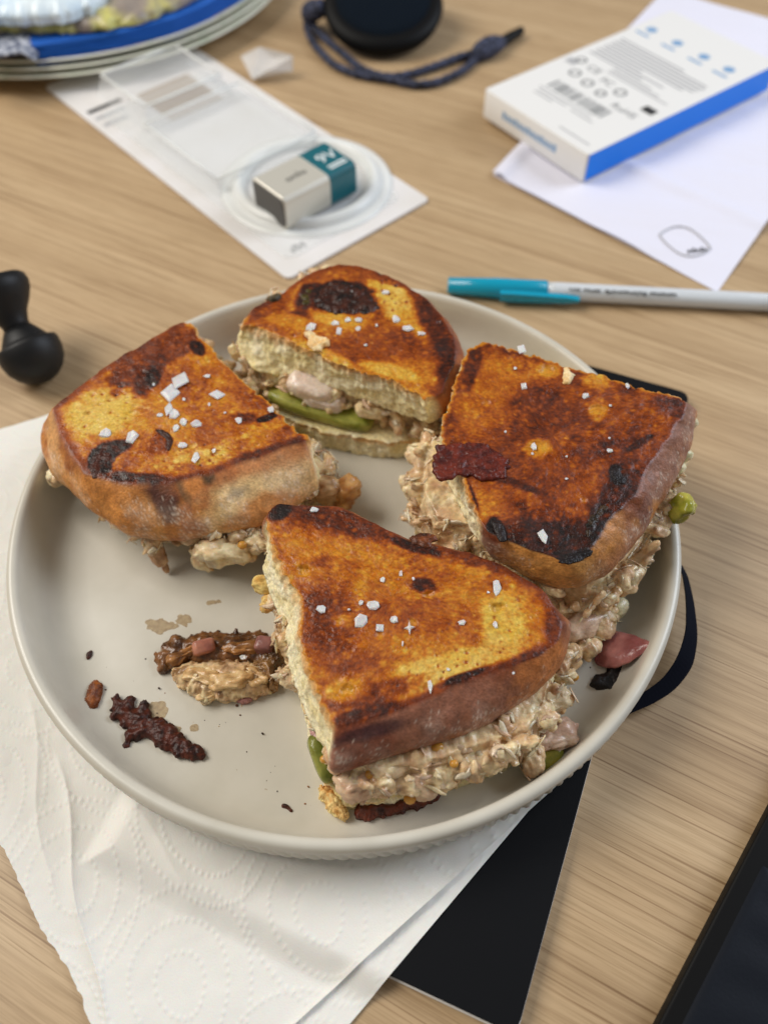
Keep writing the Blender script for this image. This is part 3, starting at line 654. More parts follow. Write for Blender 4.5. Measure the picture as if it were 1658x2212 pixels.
# ---- back quarter
pB = Plane(48.0); sb = lambda *a, **k: Spot(pB, *a, **k)
keysB = [((521, 699), (503, 752), 'cut'), ((567, 709), (550, 800), 'cut'), ((616, 728), (605, 812), 'cut'), ((668, 754), (663, 822), 'cut'), ((714, 777), (713, 838), 'cut'), ((762, 797), (763, 856), 'cut'),
         ((811, 810), (818, 876), 'cut'), ((860, 826), (870, 896), 'cut'), ((915, 862), (928, 915), 'cut'), ((950, 845), (958, 898), 'crust'), ((980, 790), (986, 836), 'crust'), ((984, 752), 3, 'crust'), ((971, 712), 3, 'crust'), ((951, 680), 3, 'crust'),
         ((919, 647), 2.5, 'crust'), ((876, 614), 2, 'crust'), ((827, 590), 2, 'crust'), ((779, 575), 2, 'crust'), ((727, 571), 2, 'crust'), ((681, 582), 2, 'crust'), ((648, 605), 2, 'crust'), ((609, 634), 2, 'crust'), ((551, 663), 2, 'crust')]
B_ = thing('toasted_sandwich', (*pB.U(760, 720)[:2], ZF), 'toasted sandwich quarter with burnt black topping and green pickle in its cut side', 'sandwich', 'toasted tuna sandwich quarters on the plate')
spB = [sb(742, 642, 84, 40, 6, .95, .15, .3), sb(662, 640, 22, 34, 30, .88, .3), sb(845, 640, 34, 70, -35, .22, .4, .4), sb(890, 690, 26, 50, -30, .25, .4), sb(935, 700, 24, 90, -28, .8, .4), sb(965, 780, 26, 60, -6, .84, .4), sb(650, 684, 24, 18, 10, .78, .4),
       sb(775, 755, 70, 34, 10, .62, .5), sb(880, 740, 50, 26, 30, .66, .5), sb(615, 690, 60, 14, 10, .36), sb(700, 765, 80, 12, 25, .24, .4), sb(840, 800, 70, 14, 14, .16, .4), sb(580, 665, 50, 20, -20, .62), sb(730, 690, 60, 14, 8, .22, .5), sb(820, 596, 90, 12, 14, .6), sb(700, 592, 60, 12, -10, .58)]
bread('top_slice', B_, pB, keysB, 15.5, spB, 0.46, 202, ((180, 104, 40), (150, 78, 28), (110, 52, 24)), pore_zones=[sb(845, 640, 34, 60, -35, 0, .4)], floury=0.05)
# ---- right quarter
pR = Plane(52.0, 0.02, 0.02, (60, 150)); sr = lambda *a, **k: Spot(pR, *a, **k)
keysR = [((1484, 873), (1494, 902), 'crust'), ((1442, 947), (1480, 985), 'crust'), ((1402, 1002), (1440, 1058), 'crust'), ((1364, 1072), (1405, 1118), 'crust'), ((1313, 1123), (1365, 1180), 'crust'), ((1270, 1186), (1312, 1240), 'crust'),
         ((1227, 1217), (1250, 1270), 'crust'), ((1176, 1197), (1200, 1270), 'crust'), ((1113, 1174), (1130, 1242), 'crust'), ((1055, 1150), (1062, 1205), 'crust'), ((1025, 1105), (1020, 1150), 'cut'), ((1003, 1045), 0.3, 'cut'), ((985, 1000), 0.3, 'cut'), ((955, 955), 0.5, 'cut'),
         ((958, 912), 0.5, 'cut'), ((980, 840), 0, 'cut'), ((995, 795), 0, 'cut'), ((1012, 750), 0, 'cut'), ((1043, 738), 0, 'cut'), ((1082, 748), 0, 'cut'), ((1137, 764), 0, 'cut'), ((1195, 779), 0, 'cut'), ((1258, 803), 0, 'cut'), ((1297, 810), 0, 'cut'), ((1352, 830), 0, 'cut'), ((1410, 846), 0, 'cut'), ((1470, 857), 0, 'cut')]
R_ = thing('toasted_sandwich', (*pR.U(1220, 980)[:2], ZF), 'darkest brown toasted sandwich quarter with a glossy cherry brown cheese crisp, plate right side', 'sandwich', 'toasted tuna sandwich quarters on the plate')
spR = [sr(1185, 1165, 110, 40, 6, .88, .35, .3), sr(1335, 1075, 50, 90, 32, .84, .4), sr(1040, 1085, 60, 46, 30, .42, .5), sr(1045, 850, 46, 90, 12, .46, .5), sr(1105, 800, 60, 30, 15, .45, .4), sr(1020, 790, 16, 50, 14, .8, .3), sr(1334, 1027, 17, 24, -30, .99, .12, .25), sr(1072, 1146, 22, 32, -25, .98, .15, .3), sr(1240, 1203, 46, 14, -14, .99, .15, .35),
       sr(1290, 1130, 22, 50, 25, .92, .3), sr(1367, 910, 13, 30, 20, .88, .35), sr(1385, 955, 36, 8, -30, .85), sr(1180, 800, 28, 16, 10, .28, .3), sr(1285, 825, 26, 20, 0, .26, .3), sr(1150, 1010, 120, 60, 0, .64, .5), sr(1320, 880, 110, 36, 15, .60, .4), sr(1016, 1075, 10, 55, -18, .9, .3), sr(1160, 970, 26, 20, 0, .32, .3), sr(1290, 885, 20, 24, 0, .42), sr(1100, 1040, 90, 8, 20, .8, .4), sr(1215, 900, 50, 30, 0, .7, .5)]
csR = [(Spot(pR, 1170, 1235, 120, 34, 8, 0, .4, .3, dz=-9), (212, 150, 78), .9), (Spot(pR, 1290, 1180, 40, 60, 38, 0, .4, .3, dz=-8), (196, 132, 66), .8), (Spot(pR, 1430, 1000, 40, 110, 32, 0, .4, .3, dz=-8), (146, 98, 76), .85), (Spot(pR, 1475, 900, 18, 50, 10, 0, .4, .3, dz=-8), (142, 98, 78), .85)]
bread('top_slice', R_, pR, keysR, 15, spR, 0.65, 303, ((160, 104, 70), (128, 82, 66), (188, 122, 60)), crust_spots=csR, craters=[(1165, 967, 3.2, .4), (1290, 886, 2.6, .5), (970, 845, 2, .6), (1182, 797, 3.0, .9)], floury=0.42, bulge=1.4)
# ---- front quarter
pF = Plane(46.0, 0.0, 0.015, (20, 110)); sf = lambda *a, **k: Spot(pF, *a, **k)
keysF = [((1212, 1348), (1213, 1362), 'crust'), ((1203, 1386), (1203, 1430), 'crust'), ((1172, 1408), (1172, 1474), 'crust'), ((1111, 1435), (1126, 1514), 'crust'), ((1045, 1455), (1060, 1558), 'crust'), ((979, 1478), (985, 1592), 'crust'), ((922, 1509), (915, 1612), 'crust'), ((865, 1531), (830, 1637), 'crust'),
         ((803, 1553), (768, 1656), 'crust'), ((735, 1570), (724, 1672), 'crust'), ((712, 1558), (706, 1645), 'cut'), ((705, 1527), (697, 1610), 'cut'), ((682, 1497), (668, 1560), 'cut'), ((668, 1445), (645, 1500), 'cut'), ((648, 1388), (626, 1440), 'cut'), ((650, 1338), (616, 1395), 'cut'), ((655, 1290), (608, 1345), 'cut'), ((622, 1245), (585, 1290), 'cut'), ((590, 1185), (565, 1225), 'cut'),
         ((575, 1135), 0.6, 'cut'), ((577, 1108), 1.0, 'crust'), ((597, 1088), 1.5, 'crust'), ((628, 1092), 1.5, 'crust'), ((707, 1092), 2, 'crust'), ((768, 1110), 2, 'crust'), ((825, 1140), 2, 'crust'), ((891, 1171), 2, 'crust'), ((957, 1182), 2, 'crust'), ((1023, 1197), 2, 'crust'), ((1089, 1224), 2, 'crust'), ((1128, 1250), 1, 'crust'), ((1168, 1272), 1, 'crust'), ((1194, 1307), 0.5, 'crust')]
F_ = thing('toasted_sandwich', (*pF.U(880, 1350)[:2], ZF), 'front toasted sandwich quarter, golden top with purplish brown crust and tuna spilling towards the rim', 'sandwich', 'toasted tuna sandwich quarters on the plate')
spF = [sf(720, 1120, 170, 26, 14, .74, .4), sf(605, 1104, 28, 18, -30, .98, .25, .3), sf(900, 1180, 60, 14, 20, .88, .3), sf(1050, 1215, 120, 16, 16, .7, .4), sf(917, 1266, 28, 18, 5, .86, .3), sf(1085, 1340, 66, 62, 20, .22, .4, .4), sf(965, 1440, 150, 40, -16, .20, .4, .4), sf(720, 1350, 60, 70, 10, .68, .45), sf(690, 1300, 30, 20, 0, .72), sf(800, 1500, 110, 26, -14, .62, .4),
       sf(790, 1548, 110, 24, -14, .80, .3), sf(1000, 1462, 60, 10, -20, .93, .3), sf(1130, 1425, 80, 14, -24, .76, .4), sf(1195, 1350, 20, 60, -8, .72, .4), sf(757, 1340, 30, 14, 0, .30, .4), sf(760, 1190, 90, 24, 10, .34, .5), sf(640, 1180, 40, 26, 30, .36, .5), sf(860, 1330, 120, 40, 0, .52, .5), sf(740, 1490, 50, 22, -10, .28, .4), sf(880, 1395, 90, 24, 0, .36, .5), sf(1140, 1265, 30, 18, 30, .5), sf(760, 1430, 70, 24, -8, .58, .5)]
csF = [(Spot(pF, 930, 1560, 190, 44, -22, 0, .35, .3, dz=-8), (146, 96, 74), .85), (Spot(pF, 770, 1620, 80, 36, -10, 0, .4, .3, dz=-9), (128, 66, 44), .8), (Spot(pF, 1160, 1440, 60, 44, -40, 0, .4, .3, dz=-8), (190, 116, 60), .8), (Spot(pF, 800, 1588, 90, 12, -16, 0, .4, .3, dz=-5), (44, 26, 36), .75)]
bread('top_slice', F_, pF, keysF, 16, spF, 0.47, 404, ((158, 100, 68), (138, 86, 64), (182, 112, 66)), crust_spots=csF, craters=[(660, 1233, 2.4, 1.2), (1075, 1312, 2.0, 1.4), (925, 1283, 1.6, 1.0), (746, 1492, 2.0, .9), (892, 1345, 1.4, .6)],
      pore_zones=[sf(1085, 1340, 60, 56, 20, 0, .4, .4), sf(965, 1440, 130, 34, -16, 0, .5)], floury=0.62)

# ---- lower slices (toasted underneath)
def low_slice(parent, poly, ztop, seed, base=-0.05, cols=((176, 108, 48), (150, 80, 34), (110, 56, 28)), kinds=None):
    p_ = Plane(ztop); keys = [(q, 0.6, (kinds[i] if kinds else 'cut')) for i, q in enumerate(poly)]
    return bread('bottom_slice', parent, p_, keys, ztop-ZF-0.1, [], base, seed, cols, step=0.7, K=26, Mrow=16, bulge=0.8, floury=0.1, dome=0, inside=True)
low_slice(L_, [(140, 950), (190, 1040), (300, 1120), (420, 1150), (560, 1150), (680, 1060), (690, 1000), (600, 880), (440, 745), (380, 740), (220, 850)], 16.5, 501)
low_slice(B_, [(545, 862), (600, 895), (680, 926), (760, 944), (840, 955), (905, 948), (950, 930), (985, 840), (960, 720), (850, 630), (720, 600), (600, 660), (540, 730)], 18, 502, kinds=['cut']*6+['crust']*7)
low_slice(R_, [(1020, 810), (950, 960), (920, 1080), (960, 1160), (1060, 1200), (1150, 1240), (1240, 1300), (1330, 1220), (1415, 1100), (1430, 950), (1390, 880), (1200, 820)], 17, 503)
low_slice(F_, [(704, 1690), (742, 1735), (840, 1728), (950, 1700), (1080, 1655), (1160, 1610), (1195, 1540), (1190, 1420), (1090, 1270), (900, 1190), (700, 1130), (612, 1130), (596, 1180), (612, 1330), (644, 1480), (676, 1600)], 14.5, 504)

# ---- fillings
filling('filling', L_, [(128, 975), (160, 1045), (255, 1130), (330, 1165), (450, 1172), (575, 1150), (690, 1070), (735, 1040), (720, 1000), (640, 945), (440, 750), (385, 748), (220, 850)], 16, 28, [(128, 1030, 26, 3.2), (330, 1175, 22, 4), (520, 1150, 24, 5), (560, 1165, 22, 5), (600, 1140, 22, 5), (640, 1110, 22, 5)], 601, 70)
chunk('tuna_chunk', L_, U(488, 1192, 21), (11.0, 4.4, 4.0), (10, 22, 12), 611, rough=1.9, paint=lambda P: tuna_paint(P, 11, 0.15, 0.22))
chunk('tuna_chunk', L_, U(436, 1208, 16), (5.4, 2.4, 2.6), (0, 62, -20), 612, rough=1.3, paint=lambda P: tuna_paint(P, 12, 0.2, 0.15))
chunk('tuna_chunk', L_, U(556, 1172, 22), (6.5, 3.4, 3.2), (0, -15, -30), 613, rough=1.6, paint=lambda P: tuna_paint(P, 13, 0.1, 0.2))
chunk('tuna_chunk', L_, U(335, 1185, 18), (6.8, 2.8, 2.2), (0, 40, -60), 614, paint=flat_paint((150, 104, 66), (206, 166, 122), 3, 3))
chunk('tuna_chunk', L_, U(352, 1212, 13), (4.5, 1.3, 1.4), (0, 50, -65), 624, paint=flat_paint((150, 104, 66), (190, 146, 100), 3, 3))
chunk('tuna_chunk', L_, U(745, 1065, 20), (5.5, 4.4, 6.5), (0, 20, 40), 615, paint=flat_paint((168, 106, 44), (214, 166, 104), 3, 4), rough=1.1)
chunk('tuna_chunk', L_, U(708, 1062, 22), (5.0, 4.0, 6.0), (0, -10, 10), 616, paint=flat_paint((150, 100, 56), (216, 180, 132), 3, 5), rough=1.1)
chunk('tuna_chunk', L_, U(122, 1030, 24), (3.6, 3.0, 3.6), (0, 0, 0), 617, paint=lambda P: tuna_paint(P, 17, 0, 0.25))
seeds(L_, [(523, 1177, 25, 1.5)])
filling('filling', B_, [(515, 790), (560, 838), (640, 862), (740, 882), (850, 905), (930, 915), (980, 840), (960, 740), (850, 640), (720, 600), (600, 660), (530, 740)], 18, 33.5, [(905, 925, 22, 4), (860, 915, 24, 4), (540, 830, 26, 4)], 602, 60, shift=0.05)
chunk('chicken_chunk', B_, U(672, 838, 31), (9.0, 4.5, 4.6), (8, 10, -20), 621, rough=0.9, paint=flat_paint((222, 198, 182), (238, 222, 208), 4, 6), fib=0.4)
chunk('chicken_chunk', B_, U(700, 862, 27.5), (8.0, 3.8, 3.0), (0, 5, -18), 622, rough=0.8, paint=flat_paint((224, 204, 190), (240, 226, 214), 4, 7), fib=0.4)
chunk('tuna_chunk', B_, U(800, 885, 28), (6.0, 3, 3.5), (0, 0, -15), 623)
# pickle slab in the back quarter
a0, a1 = U(575, 862, 22), U(800, 922, 22); dirp = (a1-a0)/np.linalg.norm(a1-a0); nrm = np.array([-dirp[1], dirp[0], 0])
cen = (a0+a1)/2+nrm*3
chunk('pickle_slice', B_, cen, (np.linalg.norm(a1-a0)/2, 5.5, 3.3), (0, 4, math.degrees(math.atan2(dirp[1], dirp[0]))), 631, 'pickle', pickle_paint(3, (122, 130, 44), (186, 184, 98)), rough=0.25, gloss=0.85, fib=0.2)
filling('filling', R_, [(1015, 840), (960, 910), (895, 995), (885, 1110), (920, 1170), (1010, 1195), (1080, 1230), (1180, 1290), (1260, 1330), (1330, 1290), (1390, 1220), (1430, 1150), (1455, 1070), (1468, 980), (1455, 925), (1385, 905), (1200, 855), (1060, 830)], 17, 36,
        [(920, 990, 30, 7), (900, 1050, 24, 7), (905, 1110, 18, 7), (960, 1140, 20, 7), (1000, 1180, 16, 6), (1230, 1340, 15, 6), (1270, 1390, 13, 6), (1220, 1420, 13, 6), (1300, 1340, 16, 6), (1180, 1330, 16, 6), (1410, 1130, 32, 5), (1380, 1200, 26, 5), (1340, 1255, 24, 5), (1440, 1090, 34, 4.5), (1320, 1320, 14, 4), (1220, 1460, 13, 4)], 603, 80, shift=0.02)
chunk('tuna_chunk', R_, U(1262, 1345, 17), (10, 4.5, 4.5), (0, 8, 35), 641, paint=flat_paint((190, 152, 128), (226, 200, 172), 3, 8), rough=1.0)
chunk('tuna_chunk', R_, U(1330, 1312, 14), (4.0, 3.4, 4.0), (0, 8, 35), 642, paint=flat_paint((218, 206, 160), (238, 230, 196), 3, 9), rough=0.5)
chunk('tuna_chunk', R_, U(1365, 1235, 24), (6.5, 4.0, 4.5), (0, 20, 60), 643, paint=lambda P: tuna_paint(P, 21, 0, 0.15))
chunk('tuna_chunk', R_, U(1425, 1120, 31), (6.5, 3.6, 4.5), (0, 10, 70), 644, paint=flat_paint((180, 140, 104), (220, 188, 146), 3, 9))
for k, (x, y, z, a) in enumerate([(1488, 912, 42, 3.2), (1478, 985, 40, 3.0), (1466, 1010, 38, 2.6)]):
    chunk('tuna_chunk', R_, U(x, y, z), (a, 1.8, a*0.8), (0, 30, 20*k), 650+k, src=ICO3, paint=flat_paint((226, 214, 166), (240, 232, 200), 3, k), rough=0.5)
chunk('pickle_slice', R_, U(1466, 1103, 35), (3.6, 3.4, 6.0), (10, 20, 20), 661, 'pickle', pickle_paint(5, (128, 130, 36), (182, 174, 78)), rough=2.0, gloss=0.9, fib=0.2)
seeds(R_, [(1322, 1306, 17.5, 1.5), (1240, 1462, 14, 1.4)])
chunk('burnt_herb', R_, U(1018, 1160, 22), (2.6, 4.5, 6), (0, 20, 20), 662, 'scrap', flat_paint((22, 14, 10), (62, 50, 24), 2, 4), rough=1.2, src=ICO3)
chunk('burnt_herb', R_, U(1000, 1122, 30), (4.0, 1.6, 4.0), (0, 20, -30), 663, 'scrap', flat_paint((40, 38, 16), (104, 92, 46), 1.5, 4), rough=1.2, src=ICO3)
filling('filling', F_, [(735, 1690), (760, 1706), (830, 1712), (950, 1692), (1060, 1655), (1150, 1625), (1200, 1560), (1215, 1470), (1190, 1390), (1110, 1290), (900, 1200), (710, 1135), (615, 1130), (594, 1190), (598, 1310), (625, 1430), (680, 1560), (712, 1640)], 16, 31,
        [(775, 1692, 22, 5), (800, 1690, 22, 6), (870, 1690, 22, 6), (940, 1670, 24, 6), (1000, 1645, 24, 6), (1060, 1625, 24, 6), (1120, 1590, 24, 6), (1170, 1540, 24, 6), (900, 1640, 28, 5), (980, 1610, 28, 5), (830, 1655, 28, 4.5), (1150, 1640, 18, 5), (1205, 1520, 18, 4.5), (1090, 1570, 29, 4), (610, 1380, 24, 4), (630, 1470, 24, 4.5), (605, 1460, 16, 3), (600, 1300, 26, 4)], 604, 110, rough=0.6)
chunk('tuna_chunk', F_, U(775, 1690, 22), (6.2, 5.0, 5.5), (0, 0, 20), 671, paint=flat_paint((200, 158, 126), (232, 202, 168), 3, 1), rough=1.3)
chunk('tuna_chunk', F_, U(845, 1650, 27), (6.5, 4.0, 4.0), (0, 10, 30), 672, rough=1.0)
chunk('tuna_chunk', F_, U(905, 1690, 21), (6.0, 4.0, 4.5), (0, 10, -30), 673, rough=0.9, paint=flat_paint((204, 166, 136), (232, 208, 172), 3, 2))
chunk('tuna_chunk', F_, U(1200, 1592, 15), (7.5, 4.4, 3.6), (0, 5, 15), 674, rough=1.5, paint=flat_paint((190, 152, 130), (224, 196, 172), 3, 2))
chunk('tuna_chunk', F_, U(1188, 1512, 21), (5.5, 4.5, 4.8), (0, 5, 15), 675, rough=1.4, paint=flat_paint((200, 176, 140), (226, 208, 172), 3, 3))
chunk('bread_crumb', F_, U(572, 1262, 24), (4.0, 3.0, 3.4), (0, 0, 0), 676, 'toast', flat_paint((206, 150, 60), (232, 206, 130), 3, 4), rough=1.3, gloss=0.2)
chunk('bread_crumb', F_, U(588, 1300, 22), (3.6, 2.6, 3.0), (0, 20, 30), 677, 'toast', flat_paint((200, 120, 40), (228, 194, 120), 3, 5), rough=1.2, gloss=0.2)
seeds(F_, [(945, 1615, 30, 1.9), (1062, 1590, 29, 1.7), (885, 1725, 20, 1.7), (800, 1672, 27.5, 1.5), (1090, 1622, 27, 1.3), (700, 1640, 27, 1.2), (980, 1650, 29, 1.2)])
q0, q1 = U(690, 1590, 21), U(704, 1668, 19)
chunk('pickle_slice', F_, U(700, 1640, 19.5)+np.array([-0.6, .4, 0]), (7.4, 3.0, 3.8), (0, 12, -68), 681, 'pickle', pickle_paint(7, (92, 100, 34), (158, 156, 78)), rough=0.25, gloss=0.9, fib=0.2)
chunk('pickle_slice', F_, U(1178, 1640, 13.5), (6.0, 3.0, 2.6), (0, 0, 35), 682, 'pickle', pickle_paint(8, (96, 100, 24), (166, 150, 60)), rough=0.4, gloss=0.9, fib=0.2)
lump('onion_piece', [U(*q, 24)[:2] for q in ((664, 1555), (684, 1570), (698, 1610), (690, 1625), (672, 1590))], 22, 2.0, M['pickle'], F_, flat_paint((178, 128, 128), (206, 166, 158), 3, 2), 3, rough=0.2)
lump('cheese_crisp', [U(*q, ZF)[:2] for q in ((760, 1745), (800, 1735), (880, 1725), (945, 1710), (958, 1722), (930, 1742), (880, 1752), (840, 1762), (790, 1778), (768, 1770))], ZF+0.1, 5.0, M['scrap'], F_, flat_paint((52, 20, 12), (106, 46, 26), 1.6, 6), 8, rough=0.9, jag=1.1)
lump('bread_crumb', [U(*q, ZF+3)[:2] for q in ((690, 1690), (712, 1700), (742, 1735), (750, 1765), (735, 1768), (705, 1745), (690, 1715))], ZF+0.1, 6.0, M['toast'], F_, flat_paint((206, 140, 60), (236, 214, 150), 2.5, 6), 9, rough=1.1, jag=0.8, gloss=0.2)

# ---- burnt bits lying in the toasted faces
def on_face(pl_, pts, dz=0.0): return [pl_.U(x, y, dz)[:2] for x, y in pts]
lump('cheese_crisp', on_face(pR, [(937, 975), (950, 962), (1000, 956), (1045, 962), (1085, 985), (1100, 1010), (1090, 1032), (1050, 1040), (1010, 1030), (985, 1025), (975, 1038), (950, 1040), (930, 1020)]), 51.25, 1.36, M['scrap'], R_, flat_paint((66, 22, 18), (110, 42, 28), 2, 11), 21, rough=0.5, jag=0.8, power=4, gloss=0.9)
lump('burnt_topping', on_face(pB, [(680, 650), (694, 625), (715, 612), (745, 612), (765, 620), (790, 635), (815, 655), (820, 672), (790, 678), (750, 680), (715, 676), (690, 665)]), 47.65, 1.49, M['scrap'], B_, flat_paint((24, 12, 9), (70, 32, 18), 2.5, 12), 22, rough=0.8, jag=0.8, power=3, gloss=0.9)
lump('burnt_topping', on_face(pB, [(650, 640), (660, 625), (676, 622), (670, 645), (668, 662), (655, 660)]), 47.65, 0.81, M['scrap'], B_, flat_paint((30, 24, 8), (84, 70, 20), 2.5, 13), 23, rough=0.4, jag=0.5, gloss=0.9)
chunk('burnt_topping', B_, pB.U(593, 648, -1), (3.0, 2.2, 2.8), (0, 0, 20), 624, 'scrap', flat_paint((44, 34, 18), (100, 84, 54), 2, 14), rough=0.8, src=ICO3, floor=False)
lump('burnt_topping', on_face(pR, [(1318, 1012), (1330, 1008), (1340, 1022), (1350, 1036), (1345, 1046), (1330, 1040), (1320, 1028)]), 52.05, 0.56, M['scrap'], R_, flat_paint((14, 12, 14), (36, 28, 28), 2, 15), 24, rough=0.2, jag=0.3, gloss=0.6)
lump('burnt_topping', on_face(pR, [(1062, 1128), (1080, 1130), (1092, 1150), (1094, 1172), (1080, 1174), (1068, 1152)]), 51.45, 0.62, M['scrap'], R_, flat_paint((14, 12, 14), (40, 28, 26), 2, 16), 25, rough=0.3, jag=0.3, gloss=0.6)
lump('burnt_topping', on_face(pR, [(1205, 1214), (1225, 1196), (1262, 1190), (1282, 1186), (1276, 1200), (1250, 1214), (1232, 1218)]), 50.85, 0.81, M['scrap'], R_, flat_paint((10, 9, 12), (34, 26, 26), 2, 17), 26, rough=0.4, jag=0.6, gloss=0.7)
lump('burnt_topping', on_face(pR, [(1262, 1150), (1272, 1120), (1295, 1092), (1320, 1086), (1318, 1100), (1292, 1125), (1280, 1150), (1270, 1168)]), 51.25, 0.87, M['scrap'], R_, flat_paint((24, 18, 10), (66, 46, 24), 2, 18), 27, rough=0.6, jag=0.5, gloss=0.8)
lump('burnt_topping', on_face(pF, [(584, 1110), (592, 1092), (620, 1090), (642, 1098), (635, 1106), (612, 1104), (594, 1118), (586, 1124)]), 45.45, 0.74, M['scrap'], F_, flat_paint((16, 12, 12), (44, 26, 22), 2, 19), 28, rough=0.4, jag=0.4, gloss=0.8)
lump('burnt_topping', on_face(pF, [(880, 1160), (905, 1150), (940, 1155), (950, 1166), (930, 1172), (950, 1186), (920, 1182), (895, 1176)]), 45.95, 0.99, M['scrap'], F_, flat_paint((54, 24, 12), (120, 62, 30), 2, 20), 29, rough=0.6, jag=0.6, gloss=0.8)
lump('burnt_topping', on_face(pF, [(940, 1490), (970, 1462), (1010, 1450), (1045, 1446), (1020, 1458), (985, 1474), (955, 1496)]), 44.65, 0.56, M['scrap'], F_, flat_paint((20, 20, 10), (60, 58, 26), 2, 21), 30, rough=0.25, jag=0.3, gloss=0.8)
lump('burnt_topping', on_face(pL_ := pl, [(190, 1000), (205, 972), (236, 958), (262, 956), (255, 978), (232, 1002), (210, 1032), (198, 1030)]), 43.45, 0.74, M['scrap'], L_, flat_paint((32, 12, 8), (74, 32, 18), 1.6, 22), 31, rough=0.5, jag=0.6, gloss=0.7)
lump('burnt_topping', on_face(pl, [(338, 932), (352, 928), (366, 936), (374, 955), (366, 975), (360, 972), (362, 955), (352, 942)]), 43.95, 0.50, M['scrap'], L_, flat_paint((30, 14, 10), (70, 34, 20), 1.6, 23), 32, rough=0.2, jag=0.2, gloss=0.7)
# ------------------------------------------------------------------ scraps on the plate
def scrap(name, pts, h, cols, label, cat, seed, mt='scrap', rough=0.5, jag=0.6, scale=1.8, gloss=0.7, power=2.2, z=None, group=None, step=0.7):
    z = ZF+0.08 if z is None else z
    o = lump(name, [U(x, y, z)[:2] for x, y in pts], z, h, M[mt], None, flat_paint(*cols, scale, seed), seed, rough=rough, jag=jag, gloss=gloss, power=power, step=step)
    return tag(o, label, cat, group)
scrap('cheese_crisp', [(236, 1520), (245, 1504), (262, 1506), (280, 1498), (288, 1515), (300, 1530), (316, 1522), (312, 1540), (335, 1548), (365, 1564), (395, 1588), (420, 1608), (444, 1632), (438, 1642), (415, 1648), (385, 1640), (360, 1628), (332, 1618), (325, 1600), (305, 1606), (290, 1598), (272, 1616), (266, 1606), (274, 1590), (262, 1570), (250, 1560), (240, 1545)], 2.6,
      ((38, 14, 10), (86, 36, 20)), 'long jagged dark brown cheese crisp lying on the plate floor', 'cheese crisp', 701, rough=1.0, jag=1.3, scale=1.6, power=4, step=0.4)
scrap('fried_crumb', [(190, 1505), (196, 1482), (212, 1472), (222, 1480), (222, 1505), (214, 1530), (200, 1538), (190, 1522)], 2.4, ((96, 44, 16), (150, 84, 34)), 'small oval orange-brown crumb beside the long dark crisp', 'crumb', 702, rough=0.5)
for i, (x, y, a, b, r, lab) in enumerate([(195, 1415, 10, 6, -60, 'tiny dark speck of burnt crumb near the plate left rim'), (620, 1745, 15, 6, 30, 'slim dark brown crumb below the front sandwich, near the rim'), (568, 1585, 4, 3, 0, 'smallest dark crumb dot left of the front sandwich'), (344, 1487, 6, 3, 20, 'tiny reddish crumb between dark crisp and fish scraps')]):
    g = np.random.default_rng(i); an = math.radians(r); pts = []
    for k in range(9):
        t = 2*math.pi*k/9; q = 1+g.uniform(-.35, .35); X, Y = a*q*math.cos(t), b*q*math.sin(t); pts.append((x+X*math.cos(an)-Y*math.sin(an), y+X*math.sin(an)+Y*math.cos(an)))
    scrap('fried_crumb', pts, 1.0, ((34, 16, 12), (86, 38, 22)), lab, 'crumb', 710+i, rough=0.25, jag=0.3, step=0.3)
# dusting of tiny crumbs over the plate floor
g = np.random.default_rng(77); Vs, Fs, Cs, m0 = [], [], [], 0
for k in range(130):
    c_ = [(480, 1440, 150, 70), (340, 1560, 110, 80), (620, 1700, 120, 60), (1320, 1470, 70, 60), (700, 1760, 160, 30)][int(g.integers(5))]
    q = U(c_[0]+g.normal()*c_[2]*0.7, c_[1]+g.normal()*c_[3]*0.7, ZF)
    if np.hypot(q[0]-PC[0], q[1]-PC[1]) > 98: continue
    r = 0.12+0.38*g.random()**3; v, fc = ICO1; P = (v*np.array([r*g.uniform(.8, 1.8), r, r*0.7]))@rot_rand(g).T+q+np.array([0, 0, r*0.5])
    Vs.append(P); Fs.extend([[i_+m0 for i_ in t_] for t_ in fc]); m0 += len(P); Cs.append(np.tile(srgb(*[(60, 30, 16), (30, 18, 14), (140, 90, 44), (96, 56, 26), (210, 180, 130)][int(g.integers(5))]), (len(P), 1)))
o = obj('crumbs', np.vstack(Vs), Fs, M['scrap'], None, True, np.vstack(Cs), np.full(m0, 0.4)); tag(o, 'dusting of tiny dark crumbs over the plate floor', 'crumbs', None, 'stuff')
# cluster of fish, onion and burnt crumb fallen out of the front quarter
sc1 = thing('tuna_scrap', U(480, 1440, ZF), 'pile of browned tuna with red onion cubes fallen beside the front sandwich', 'food scrap')
lump('browned_tuna', [U(*q, ZF)[:2] for q in ((340, 1440), (346, 1405), (370, 1385), (400, 1378), (440, 1372), (500, 1368), (560, 1370), (600, 1400), (600, 1440), (560, 1450), (520, 1440), (470, 1445), (420, 1435), (385, 1440), (362, 1458), (348, 1455))], ZF+.08, 5.0, M['tuna'], sc1, flat_paint((60, 34, 18), (140, 92, 48), 3, 31), 720, rough=1.0, jag=1.3)
lump('pale_tuna', [U(*q, ZF)[:2] for q in ((374, 1462), (395, 1440), (450, 1436), (520, 1432), (575, 1450), (600, 1470), (585, 1500), (545, 1515), (500, 1518), (450, 1522), (420, 1505), (390, 1490))], ZF+.08, 7.0, M['tuna'], sc1, lambda V: mix(tuna_paint(V, 44, 0.25, 0.0), srgb(120, 78, 34), (0.8*sstep(0.1, 0.5, fbm(V, 3, 9, 3)))[..., None]), 721, rough=1.0, jag=1.0)
